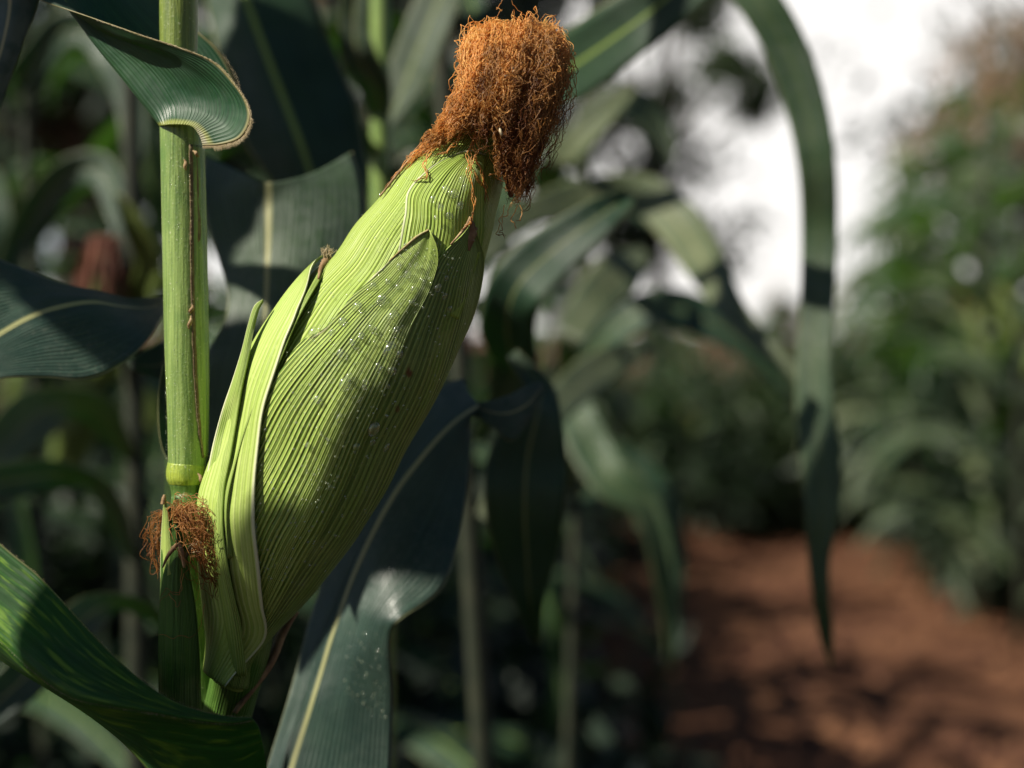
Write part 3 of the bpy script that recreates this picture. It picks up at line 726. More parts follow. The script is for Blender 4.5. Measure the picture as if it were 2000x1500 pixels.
def silk_strands(mb, guides, count, rnd, spread, amp, wl, n, rad=.00016, umap=None, tuft=11):
    m = len(guides[0])
    for k in range(count):
        if k % tuft == 0:   # a new tuft of strands that curl together
            w_ = [rnd.random() ** 3 for _ in guides]; gi = rnd.randrange(len(guides)); w_[gi] += 1.0
            w_ = [x if abs(i - gi) <= 1 else 0 for i, x in enumerate(w_)]; sw = sum(w_)
            base = [sum((P(*guides[i][j][:3]) * (w_[i] / sw) for i in range(len(guides))), Vector()) for j in range(m)]
            sp = [sum(guides[i][j][3] * w_[i] / sw for i in range(len(guides))) for j in range(m)]
            toff = Vector((rnd.gauss(0, 1), rnd.gauss(0, 1), rnd.gauss(0, .6)))
            if toff.length > 1.5: toff *= 1.5 / toff.length
            toff2 = Vector((rnd.gauss(0, 1), rnd.gauss(0, 1), rnd.gauss(0, 1))) * .35
            ph = [rnd.uniform(0, 6.28) for _ in range(6)]; fr = [rnd.uniform(.45, 1.5) for _ in range(6)]
            tcut = 1.0 if rnd.random() < .5 else rnd.uniform(.5, 1.0); tamp = amp * rnd.uniform(.5, 1.5); tu = umap(gi, rnd) if umap else rnd.random()
        loose = .22 if rnd.random() < .8 else .7
        off = toff + Vector((rnd.gauss(0, 1), rnd.gauss(0, 1), rnd.gauss(0, 1))) * loose; off2 = toff2 + Vector((rnd.gauss(0, 1), rnd.gauss(0, 1), rnd.gauss(0, 1))) * loose * .5
        path = [b + (off + off2 * (j / (m - 1))) * sp[j] * KPX * spread for j, b in enumerate(base)]
        cut = tcut * rnd.uniform(.85, 1)
        if cut < 1:
            pp = cr(path, 30); path = pp[:max(4, int(30 * cut))]
            path = [path[int(i * (len(path) - 1) / 7)] for i in range(8)]
        nn = max(12, int(n * cut))
        mb.strand(crinkle(path, rnd, tamp * rnd.uniform(.8, 1.2), wl, nn, ph, fr), rad * rnd.uniform(.7, 1.2), max(0, min(1, tu + rnd.gauss(0, .08))))
Gd = D0
guides = [  # (px, py, depth, spread px): left, front-left, front, front-right, right
 [(1000, 130, .552, 8), (975, 74, .552, 12), (940, 92, .550, 14), (922, 145, .548, 14), (903, 195, .546, 13), (874, 240, .546, 11), (834, 287, .548, 7), (775, 345, .549, 5)],
 [(1010, 130, .550, 8), (965, 60, .546, 16), (938, 90, .541, 22), (934, 140, .537, 19), (922, 185, .536, 18), (903, 222, .536, 14), (880, 245, .537, 12), (860, 268, .539, 8)],
 [(1015, 130, .550, 8), (990, 60, .545, 16), (965, 95, .536, 26), (950, 140, .532, 28), (945, 180, .531, 26), (940, 215, .532, 18), (938, 235, .533, 14), (935, 262, .534, 10)],
 [(1025, 130, .550, 8), (1035, 65, .544, 16), (1020, 95, .535, 28), (1005, 150, .531, 28), (995, 210, .531, 24), (990, 265, .532, 18), (988, 310, .535, 14), (985, 360, .540, 9)],
 [(1035, 130, .552, 8), (1055, 75, .546, 14), (1065, 100, .538, 24), (1060, 160, .534, 26), (1042, 225, .533, 24), (1025, 290, .535, 18), (1012, 345, .539, 15), (1000, 405, .545, 12)],
 [(1040, 130, .556, 8), (1070, 80, .554, 14), (1090, 105, .549, 14), (1082, 165, .545, 18), (1062, 235, .544, 18), (1040, 305, .546, 16), (1026, 360, .549, 13), (1012, 415, .553, 12)],
]
rnd = random.Random(21); mb = MB()
silk_strands(mb, guides, 1500, rnd, .95, .0014, .0100, 90, .00014, umap=lambda gi, r: max(0, min(1, (gi - 1.2) * .17 + r.random() * .55)))
# fly-away loops at the crown
for k in range(130):
    a = rnd.uniform(0, 2 * PI); bx = rnd.uniform(950, 1090); by = 70 + (bx - 950) * .12
    p0 = P(bx, by + 10, .548 + rnd.uniform(-.012, .01)); r = rnd.uniform(.002, .0050)
    mb.strand(crinkle([p0 + Vector((math.cos(a) * r * j / 2.2, math.sin(a) * r * j * .3, r * math.sin(j * .75) * 1.0)) for j in range(5)], rnd, .0005, .006, 26), .00011, rnd.uniform(0, .4))
# a few single strands trailing over the husk and under the tip
for pts in ([(922, 250), (935, 290), (915, 330), (925, 380), (918, 430), (903, 447)], [(925, 250), (930, 300), (945, 350), (950, 395)], [(930, 255), (915, 310), (930, 345), (948, 370)],
            [(870, 262), (840, 300), (828, 320), (830, 345), (808, 352)], [(830, 280), (800, 310), (770, 345), (745, 378)], [(820, 292), (790, 322), (765, 352)], [(905, 250), (880, 290), (850, 305)]):
    for q in range(3):
        mb.strand(crinkle([P(x + rnd.uniform(-4, 4), y, surf(min(x, 970), y, .0035) + 0) for x, y in pts], rnd, .0004, .007, 50), .00016, rnd.uniform(.2, .6))
for pts in ([(1000, 395), (985, 425), (978, 450), (985, 465)], [(1010, 400), (1000, 430), (1008, 445)], [(985, 400), (975, 440), (972, 458), (985, 462)], [(1015, 400), (1020, 425), (1005, 432)], [(1095, 120), (1112, 150), (1095, 165)]):
    mb.strand(crinkle([P(x, y, .548) for x, y in pts], rnd, .0005, .005, 40), .00016, .9)
silk = mb.build('silk', M['silk'], ear); tag(silk, 'tangled mass of orange to dark brown silk')
# inner mat so that the tangle is not see-through
mb = MB(); rows = []
for i in range(26):
    s = i / 25
    ctr = cr([P(1040, 92, .551), P(1030, 150, .552), P(1012, 230, .552), P(1002, 310, .552), P(998, 385, .552)], 26)[i]
    rr = [10, 34, 44, 44, 42, 40, 36, 30, 22, 12, 3]; r_ = interp([(k / 10, q) for k, q in enumerate(rr)], s) * KPX
    rows.append([ctr + (RGT * math.cos(2*PI*j/24) * 1.15 - FWD * math.sin(2*PI*j/24) * 1.0) * r_ * (1 + .25 * noise.noise(Vector((math.cos(2*PI*j/24) * 2, math.sin(2*PI*j/24) * 2, s * 6)))) for j in range(24)])
mb.grid(rows, [[(.9, .8)] * 24] * 26, close=True)
mb.build('silk_mat', simple('silk_mat', (.10, .035, .012), (.22, .08, .02), 260., .9, bump=.002), silk)
mb = MB(); rnd = random.Random(6)   # frayed tuft at the left husk tip
for k in range(46):
    x0 = rnd.uniform(634, 646); y0 = rnd.uniform(500, 514)
    mb.strand(crinkle([P(x0, y0, .5545), P(x0 + rnd.uniform(-6, 4), y0 - 10, .553), P(x0 + rnd.uniform(-12, 14), y0 - rnd.uniform(14, 24), .553)], rnd, .0004, .004, 16), .00013, rnd.uniform(0, .2))
mb.build('frayed_tip', M['hair'], ear)
# pale bits caught in the silk
for (x, y, a) in ((990, 148, 30), (1002, 135, 80), (978, 258, 75)):
    mb = MB(); mb.tube([P(x + math.cos(R(a)) * 8 * s, y + math.sin(R(a)) * 8 * s, .5262) for s in (-1, -.4, .3, 1)], [.0002, .0006, .0006, .0003], 6)
    o = mb.build('dry_anther', M['hair']); tag(o, 'tiny pale dry flower bit caught in the orange silk', 'plant debris', 'pale flower bits caught in the silk')

# ------------------------------------------------------------------ the small ear in front of the stalk
SM = .545
mb = MB()
tube_px(mb, [(352, 1560, .56, 46), (352, 1400, .552, 41), (350, 1300, SM, 40), (347, 1200, SM, 36), (343, 1130, SM, 29), (340, 1080, SM, 25), (338, 1030, SM + .001, 19), (336, 990, SM + .002, 12)], n=60, seg=36)
small = mb.build('small_ear', M['husk_small'], plant); tag(small, 'small young green ear against the stalk with split tip')
def px_strip(name, cols, mat, parent, **k): return loft(name, cols, mat, parent, thick=.0005, **k)
px_strip('husk_leaf', [[(314, 1130, .546), (315, 1060, .544), (318, 1010, .5435), (321, 967, .544)], [(326, 1125, .537), (326, 1060, .5385), (325, 1010, .541), (322, 966, .5438)], [(338, 1120, .5355), (334, 1060, .538), (329, 1010, .541), (323, 967, .544)]], M['husk_smooth'], small, nrow=30, ncol=9)
px_strip('husk_leaf', [[(334, 1090, .5375), (336, 1040, .5385), (338, 1005, .541), (342, 973, .544)], [(344, 1090, .5365), (345, 1040, .538), (345, 1005, .5405), (345, 972, .5438)], [(358, 1100, .5395), (356, 1045, .541), (351, 1005, .5425), (348, 974, .544)]], M['husk_small'], small, nrow=30, ncol=9)
px_strip('husk_leaf', [[(312, 1400, .547), (310, 1290, .541), (312, 1200, .5385), (318, 1130, .5375), (330, 1090, .537), (345, 1066, .5365)], [(350, 1400, .543), (348, 1290, .5352), (346, 1210, .5348), (345, 1140, .5352), (346, 1100, .5352), (347, 1066, .5362)], [(386, 1400, .546), (388, 1290, .540), (382, 1200, .5385), (372, 1130, .539), (362, 1090, .538), (349, 1066, .5368)]], M['husk_small'], small, nrow=50, ncol=15)
dry_patch('dry_tip', [(318, 1108, .536), (328, 1086, .5345), (340, 1070, .5335), (347, 1062, .533)], [1, 3, 4, 3], small)
dry_patch('dry_tip', [(360, 1108, .536), (358, 1090, .5345), (353, 1072, .5335), (348, 1060, .533)], [2, 4, 5, 3], small)
dry_patch('dry_tip', [(318, 985, .542), (320, 975, .5425), (322, 966, .543)], [4, 4, 2], small)
sg1 = [[(345, 1010, .541, 5), (355, 985, .539, 9), (375, 985, .538, 10), (395, 1005, .537, 12), (408, 1040, .537, 14), (420, 1080, .538, 14), (432, 1120, .540, 12), (440, 1150, .545, 8)],
       [(348, 1020, .540, 5), (362, 1000, .536, 9), (385, 1020, .534, 14), (402, 1060, .534, 14), (418, 1095, .536, 12), (430, 1130, .54, 10), (438, 1165, .545, 10), (450, 1200, .55, 8)],
       [(350, 1030, .541, 5), (365, 1025, .538, 8), (382, 1045, .537, 12), (398, 1080, .538, 12), (412, 1110, .540, 12), (428, 1130, .545, 10), (440, 1160, .55, 8), (455, 1230, .555, 6)]]
sg2 = [[(330, 1000, .548, 5), (312, 1000, .550, 8), (305, 1025, .552, 8), (302, 1055, .552, 8), (304, 1080, .552, 8), (308, 1100, .552, 6), (312, 1120, .552, 5), (316, 1140, .552, 3)],
       [(330, 1005, .55, 5), (318, 1010, .553, 8), (308, 1035, .555, 8), (306, 1065, .555, 8), (308, 1090, .555, 8), (312, 1105, .555, 6), (315, 1120, .555, 5), (318, 1130, .555, 3)]]
mb = MB(); rnd = random.Random(31)
silk_strands(mb, sg1, 110, rnd, 1.45, .0013, .012, 60, .00013, umap=lambda gi, r: r.uniform(0, .55), tuft=4)
silk_strands(mb, sg2, 34, rnd, 1.4, .0012, .012, 50, .00013, umap=lambda gi, r: r.uniform(.1, .8), tuft=4)
for pts in ([(355, 1110), (352, 1150), (330, 1160), (312, 1175)], [(358, 1120), (350, 1160), (325, 1150), (314, 1165)], [(330, 1160), (345, 1185), (352, 1172)], [(312, 1240), (350, 1245), (385, 1240)]):
    mb.strand(crinkle([P(x, y, .5335) for x, y in pts], rnd, .0004, .008, 40), .00013, .5)
for pts in ([(400, 1130), (385, 1170), (372, 1180)], [(400, 1180), (392, 1215), (385, 1240)], [(375, 1105), (365, 1120), (362, 1115)]):
    mb.strand(crinkle([P(x, y, .539) for x, y in pts], rnd, .0003, .008, 40), .00012, .5)
mb.build('silk', M['silk_small'], small)
# pale straight silk bundle bridging to the right
mb = MB()
for k in range(60):
    o_ = rnd.uniform(-10, 10); z_ = rnd.uniform(-.003, .003)
    mb.strand(cr([P(350, 1105 + o_, .545 + z_), P(370, 1075 + o_ * .9, .543 + z_), P(395, 1070 + o_ * 1.1, .543 + z_), P(418, 1110 + o_ * 1.2, .545 + z_), P(430, 1160 + o_, .549 + z_)], 16), .00013, .2)
mb.build('silk_bundle', M['hair'], small)
# dry leaf strip at the lower right of the shank
mb = MB()
loft('dry_leaf', [[(572, 1190, .575), (548, 1225, .572), (520, 1290, .568), (485, 1340, .565), (455, 1390, .563)], [(576, 1196, .572), (556, 1234, .569), (527, 1296, .565), (492, 1345, .562), (458, 1392, .561)], [(580, 1192, .574), (560, 1240, .572), (534, 1300, .568), (497, 1350, .565), (462, 1394, .563)]],
     simple('dry_leaf', (.16, .09, .04), (.30, .19, .09), 120., .8), plant, nrow=40, ncol=7, ripple=.0015)

# big bluish leaf behind the ear (F), arching and folded over at its tip
cF = [
 [(905, 735, .69), (862, 752, .685), (800, 830, .675), (735, 930, .668), (675, 1040, .66), (630, 1140, .655), (600, 1235, .65), (565, 1360, .64), (522, 1500, .63), (500, 1600, .62)],
 [(915, 762, .683), (885, 790, .678), (835, 850, .670), (770, 945, .662), (710, 1050, .655), (665, 1150, .65), (628, 1245, .645), (590, 1370, .637), (548, 1500, .627), (528, 1600, .62)],
 [(935, 792, .672), (895, 818, .668), (850, 862, .663), (783, 945, .657), (728, 1040, .652), (684, 1140, .648), (650, 1235, .643), (612, 1360, .636), (568, 1500, .628), (545, 1600, .62)],
 [(926, 806, .672), (905, 850, .667), (872, 920, .660), (830, 1010, .652), (785, 1090, .645), (735, 1170, .640), (705, 1240, .638), (685, 1360, .634), (665, 1500, .628), (650, 1600, .62)],
 [(921, 812, .674), (919, 870, .668), (910, 970, .660), (893, 1070, .650), (862, 1155, .640), (790, 1208, .634), (765, 1245, .636), (768, 1360, .636), (764, 1500, .63), (755, 1600, .625)],
]
leafF = loft('leaf', cF, M['leaf_gray'], plant, nrow=70, ncol=29, ucols=[0, .25, .5, .75, 1], ripple=.0018, seed=11, rfreq=14)
tag(leafF, 'large blue-grey leaf with pale midrib curving behind the ear')
loft('leaf_tip', [[(868, 744, .692), (905, 752, .69), (930, 784, .676), (985, 775, .678), (1030, 752, .68), (1058, 744, .682)],
                  [(880, 770, .688), (908, 778, .682), (932, 796, .674), (985, 808, .674), (1030, 790, .676), (1062, 752, .68)],
                  [(885, 790, .684), (905, 800, .678), (930, 815, .674), (965, 838, .672), (1006, 860, .672), (1066, 760, .678)]], M['leaf_gray'], leafF, nrow=30, ncol=11, ripple=.0006)

# ------------------------------------------------------------------ neighbour plants with leaves one can recognise
def neighbour(label, px, D, group=None, lean=0.0, r=.011, mat='stalk_field', top=2.0, x_at=None):
    b = P(px, 750, D); b.z = 0
    t = thing('corn_plant', label, 'corn plant', b, 0, group)
    mb = MB(); n = 14
    mb.tube([Vector((b.x + lean * (i / (n - 1) - .5), b.y, top * i / (n - 1))) for i in range(n)], [lerp(r * 1.2, r * .6, i / (n - 1)) for i in range(n)], 14)
    mb.build('stalk', M[mat], t)
    return t
nb0 = neighbour('corn plant hidden behind the main stalk with a bluish leaf reaching left', 353, .74, r=.0085, mat='internode')
# left mid leaf C
loft('leaf', [
 [(345, 572, .70), (300, 582, .66), (250, 586, .64), (190, 572, .63), (120, 556, .62), (60, 530, .615), (0, 503, .61), (-90, 465, .60)],
 [(340, 578, .70), (295, 600, .65), (245, 600, .63), (185, 590, .617), (120, 598, .605), (60, 618, .597), (0, 652, .59), (-90, 705, .58)],
 [(345, 600, .70), (318, 618, .65), (290, 662, .615), (240, 708, .598), (170, 739, .59), (90, 738, .585), (0, 743, .58), (-90, 775, .575)]],
 M['leaf_gray'], nb0, nrow=60, ncol=25, ripple=.0016, seed=21, rfreq=18)
loft('leaf', [[(350, 640, .72), (330, 660, .70), (290, 680, .69), (245, 705, .68)], [(350, 690, .72), (330, 705, .70), (300, 715, .69), (250, 712, .68)], [(352, 745, .72), (335, 742, .70), (300, 738, .69), (258, 722, .68)]], M['leaf'], nb0, nrow=20, ncol=9)
# thin leaf edge peeping out left of the main stalk
loft('leaf', [[(318, 712, .60), (310, 760, .60), (309, 820, .60), (315, 870, .60), (330, 905, .60)], [(335, 715, .605), (330, 760, .607), (330, 820, .607), (335, 870, .607), (345, 905, .605)], [(360, 715, .61), (355, 760, .612), (355, 820, .612), (358, 870, .612), (362, 905, .61)]], M['leaf'], nb0, nrow=20, ncol=9)
# leaf E between stalk and ear
loft('leaf', [
 [(398, 300, .72), (394, 370, .70), (405, 440, .69), (428, 510, .685), (444, 570, .68), (436, 630, .675), (402, 690, .67), (380, 780, .665), (375, 900, .66)],
 [(470, 335, .70), (450, 380, .695), (462, 440, .688), (478, 510, .682), (486, 570, .678), (478, 630, .672), (455, 700, .668), (440, 790, .665), (430, 900, .66)],
 [(524, 356, .69), (524, 390, .69), (524, 445, .685), (522, 510, .68), (520, 570, .676), (516, 630, .672), (510, 700, .668), (500, 800, .665), (490, 900, .66)],
 [(610, 338, .70), (612, 375, .695), (608, 440, .688), (600, 510, .68), (590, 570, .676), (575, 640, .672), (560, 710, .668), (545, 800, .665), (530, 900, .66)],
 [(688, 297, .72), (704, 345, .71), (712, 410, .70), (700, 500, .69), (675, 580, .68), (650, 650, .675), (620, 720, .668), (590, 800, .665), (570, 900, .66)]],
 M['leaf_pale'], nb0, nrow=60, ncol=29, ucols=[0, .25, .5, .75, 1], ripple=.0022, seed=31, rfreq=16)

nb1 = neighbour('blurred corn plant with yellow-green stem right of the dark broad leaf at top', 745, .98, r=.0085, top=1.9, mat='stalk')
loft('leaf', [
 [(395, -40, .92), (415, 60, .90), (440, 170, .88), (478, 280, .87), (530, 350, .86), (590, 430, .86)],
 [(465, -40, .90), (510, 80, .88), (548, 180, .87), (583, 270, .86), (608, 345, .86), (630, 430, .86)],
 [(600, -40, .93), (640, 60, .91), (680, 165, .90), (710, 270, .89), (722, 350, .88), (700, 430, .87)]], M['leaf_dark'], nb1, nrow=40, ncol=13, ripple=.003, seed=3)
arc_leaf('leaf', [(745, 255, .98, 12), (735, 180, .95, 30), (700, 110, .93, 35), (690, 40, .92, 30), (700, -60, .9, 30)], M['leaf_pale'], nb1, seed=4)
arc_leaf('leaf', [(748, 260, .98, 12), (790, 160, 1.0, 40), (830, 60, 1.02, 45), (880, -60, 1.04, 40)], M['leaf_bg'], nb1, seed=5)
arc_leaf('leaf', [(735, 310, .98, 10), (690, 260, .95, 25), (640, 240, .93, 40), (600, 300, .92, 38), (590, 400, .92, 30)], M['leaf'], nb1, seed=6)
arc_leaf('leaf', [(750, 420, .98, 15), (800, 330, .97, 30), (850, 300, .96, 30), (880, 380, .96, 25), (890, 480, .96, 10)], M['leaf_bg'], nb1, seed=7)

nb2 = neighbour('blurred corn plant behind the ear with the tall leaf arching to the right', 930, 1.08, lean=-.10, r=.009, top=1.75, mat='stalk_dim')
arc_leaf('leaf', [(900, -260, 1.08, 20), (1080, -330, 1.02, 34), (1260, -230, .98, 38), (1400, -90, .96, 40), (1478, -5, .95, 40), (1535, 95, .95, 41), (1575, 210, .95, 39), (1596, 330, .95, 36), (1601, 450, .96, 34), (1597, 580, .955, 33), (1590, 700, .945, 34), (1593, 800, .935, 38), (1603, 900, .925, 38), (1606, 1000, .92, 34), (1600, 1080, .92, 22), (1603, 1160, .92, 17), (1612, 1230, .93, 14), (1624, 1305, .94, 3)],
         M['leaf_arch'], nb2, tilt=-.15, fold=.001, nrow=90, ripple=.0012, seed=8)
arc_leaf('leaf', [(905, -40, 1.08, 18), (1000, 210, .98, 50), (1085, 150, .92, 62), (1180, 85, .88, 66), (1270, 20, .86, 60), (1360, -60, .85, 55), (1450, -160, .85, 40)], M['leaf_dark'], nb2, tilt=.2, seed=9)
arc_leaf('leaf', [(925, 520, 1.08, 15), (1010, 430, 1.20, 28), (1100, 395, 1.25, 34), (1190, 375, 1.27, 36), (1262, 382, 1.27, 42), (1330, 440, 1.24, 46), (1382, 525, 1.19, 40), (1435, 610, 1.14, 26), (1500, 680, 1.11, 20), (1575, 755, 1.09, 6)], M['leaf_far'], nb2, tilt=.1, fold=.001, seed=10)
arc_leaf('leaf', [(935, 860, 1.06, 15), (1000, 740, .92, 40), (990, 640, .88, 55), (1010, 560, .86, 55), (1080, 490, .86, 50), (1160, 430, .86, 40), (1230, 380, .87, 18)], M['leaf'], nb2, tilt=.2, seed=12)
arc_leaf('leaf', [(1000, 690, .80, 12), (1055, 760, .79, 26), (1052, 800, .78, 45), (1030, 900, .78, 78), (1025, 1000, .78, 76), (1030, 1100, .79, 55), (1035, 1180, .80, 28), (1050, 1260, .82, 5)], M['leaf'], nb2, tilt=.15, seed=13)
arc_leaf('leaf', [(940, 1010, 1.05, 12), (1010, 880, 1.1, 30), (1090, 790, 1.15, 36), (1170, 720, 1.2, 36), (1262, 672, 1.24, 16)], M['leaf_far'], nb2, tilt=.1, fold=.001, seed=14)

nb3 = neighbour('blurred corn plant with pale leaf blades just right of the ear', 1120, 1.45, lean=.05, r=.006, top=1.7, mat='stalk_dim')
arc_leaf('leaf', [(1110, 760, 1.45, 14), (1110, 680, 1.28, 24), (1150, 600, 1.30, 40), (1205, 540, 1.34, 48), (1262, 488, 1.38, 14)], M['leaf_far'], nb3, tilt=.1, fold=.001, seed=15)
arc_leaf('leaf', [(1120, 740, 1.45, 14), (1200, 640, 1.42, 34), (1290, 600, 1.4, 40), (1390, 628, 1.4, 38), (1470, 690, 1.4, 24), (1540, 780, 1.4, 6)], M['leaf'], nb3, tilt=.5, seed=16)
arc_leaf('leaf', [(1110, 960, 1.45, 14), (1100, 830, 1.35, 28), (1120, 800, 1.3, 38), (1160, 880, 1.27, 44), (1200, 940, 1.25, 40), (1270, 1000, 1.25, 30), (1300, 1130, 1.25, 22), (1310, 1300, 1.25, 4)], M['leaf_arch'], nb3, tilt=.5, seed=17)
arc_leaf('leaf', [(1115, 1000, 1.45, 14), (1200, 900, 1.5, 40), (1270, 960, 1.5, 46), (1300, 1080, 1.5, 40), (1310, 1200, 1.5, 22), (1312, 1300, 1.5, 4)], M['leaf'], nb3, tilt=.3, seed=18)
arc_leaf('leaf', [(1120, 330, 1.45, 14), (1160, 230, 1.4, 34), (1230, 200, 1.38, 38), (1290, 260, 1.38, 28), (1310, 330, 1.38, 5)], M['leaf_bg'], nb3, tilt=.4, seed=19)
arc_leaf('leaf', [(1115, 470, 1.45, 14), (1070, 350, 1.3, 30), (1110, 290, 1.25, 30), (1190, 210, 1.22, 22), (1240, 170, 1.2, 6)], M['leaf_far'], nb3, tilt=.5, seed=20)
def far_ear(parent, px, py, D, r, h, silk_h, lean=0, silkmat='silk_bg'):
    mb = MB(); n = 14; b = P(px, py, D)
    pts = [b + Vector((lean * i / 13, 0, h * i / 13)) for i in range(n)]
    mb.tube(pts, [max(.002, r * math.sin(PI * (.12 + .80 * i / 13)) ** .7) for i in range(n)], 14)
    e = mb.build('ear', M['husk_bg'], parent)
    mb = MB(); rnd = random.Random(int(px)); top = pts[-1]
    for k in range(170):
        a = rnd.uniform(0, 6.28); q = r * rnd.uniform(.3, 1.25)
        mb.strand([top - Vector((0, 0, .01)), top + Vector((math.cos(a) * q * .5, math.sin(a) * q * .5, .012)), top + Vector((math.cos(a) * q, math.sin(a) * q, -silk_h * .3)), top + Vector((math.cos(a) * q * 1.05, math.sin(a) * q, -silk_h * rnd.uniform(.6, 1)))], .0012, .5)
    mb.build('silk', M[silkmat], e)
#far_ear(nb3, 1095, 700, 1.35, .020, .06, .03, silkmat='tassel')
#far_ear(nb2, 940, 1180, 1.02, .022, .09, .07)

nb4 = neighbour('blurred corn plant at left whose ear has dark red-brown silk', 262, 1.18, r=.010, top=1.95, mat='stalk_dim')
far_ear(nb4, 205, 745, 1.15, .019, .105, .06)
arc_leaf('leaf', [(262, 700, 1.18, 14), (268, 600, 1.15, 26), (290, 520, 1.12, 30), (262, 440, 1.1, 24), (230, 380, 1.1, 6)], M['husk_bg'], nb4, tilt=.3, seed=22)
arc_leaf('leaf', [(262, 520, 1.18, 14), (230, 400, 1.2, 30), (190, 330, 1.22, 34), (120, 350, 1.24, 30), (40, 460, 1.26, 26), (0, 560, 1.26, 10)], M['leaf'], nb4, tilt=.4, seed=23)
arc_leaf('leaf', [(262, 380, 1.18, 14), (255, 200, 1.2, 34), (200, 80, 1.22, 40), (120, 60, 1.24, 36), (40, 160, 1.26, 30)], M['leaf'], nb4, tilt=.4, seed=24)
arc_leaf('leaf', [(262, 900, 1.18, 14), (180, 800, 1.1, 40), (90, 800, 1.06, 44), (0, 880, 1.03, 40), (-80, 1000, 1.0, 20)], M['leaf_far'], nb4, tilt=.5, seed=25)
arc_leaf('leaf', [(262, 1100, 1.18, 14), (200, 960, 1.05, 34), (110, 930, 1.0, 34), (20, 940, .97, 34), (-80, 960, .95, 30)], M['leaf_gray'], nb4, tilt=.6, seed=26)
arc_leaf('leaf', [(330, 1230, 1.0, 14), (260, 1180, .92, 30), (190, 1190, .88, 34), (110, 1260, .85, 38), (40, 1330, .83, 40), (-60, 1420, .82, 34)], M['leaf_gray'], nb4, tilt=.5, seed=27)
# top-left corner leaf, near
nb5 = neighbour('corn plant outside the left edge with a dark leaf in the top left corner', -330, .66, r=.009, top=1.9)
loft('leaf', [[(-330, 60, .66), (-200, -60, .62), (-60, -160, .60), (60, -120, .60), (78, -10, .60), (52, 80, .60), (20, 160, .60), (-10, 240, .60), (-40, 330, .60)],
              [(-330, 90, .66), (-210, 0, .63), (-90, -60, .61), (0, -50, .60), (20, 0, .60), (5, 90, .60), (-20, 170, .60), (-40, 250, .60), (-50, 330, .60)],
              [(-330, 130, .66), (-230, 60, .64), (-130, 20, .62), (-80, 40, .61), (-70, 90, .61), (-70, 150, .61), (-75, 210, .61), (-80, 260, .61), (-60, 332, .60)]], M['leaf_gray'], nb5, nrow=40, ncol=13, ripple=.001, seed=41)

def shade_leaf(parent, tgt, dist, width, length, ang, seed, dq=0, db=0):
    """an unseen leaf added to the plant outside the left edge to shade its target"""
    a = sdir.cross(Vector((0, 0, 1))).normalized(); b = a.cross(sdir).normalized(); c = P(*tgt) + sdir * dist + a * dq + b * db
    d = (a * math.cos(R(ang)) + b * math.sin(R(ang))); n_ = d.cross(sdir).normalized(); rows = []; uvs = []
    for i in range(30):
        s = i / 29; p = c + d * ((s - .5) * length) - b * (.12 * (s - .5) ** 2 * length * 2) + sdir * .05 * math.sin(s * 5 + seed); hw = width * .5 * min(1, .4 + s * 4) * (1 - s ** 7 * .97)
        rows.append([p + n_ * hw * e - sdir * abs(e) * hw * .3 + n_ * .004 * noise.noise(Vector((s * 9, e, seed))) for e in (-1, -.5, 0, .5, 1)]); uvs.append([(e * .5 + .5, s * length) for e in (-1, -.5, 0, .5, 1)])
    mb = MB(); mb.grid(rows, uvs); return mb.build('leaf', M['leaf'], parent, .0004)
for k, (tg, ds, wd, ln, an, *dd) in enumerate((((400, 1292, .55), .42, .088, .110, 0, -.044, -.006), ((590, 150, .88), .5, .065, .16, 90), ((860, 860, .675), .50, .07, .14, 90), ((1060, 1020, .80), .6, .07, .15, 90), ((120, 590, .635), .45, .045, .12, 90), ((600, 1050, .53), .36, .046, .14, 90, -.008, -.048))):
    shade_leaf(nb5, tg, ds, wd, ln, an, k, *dd)  # off-frame leaves added only for the shadows they cast

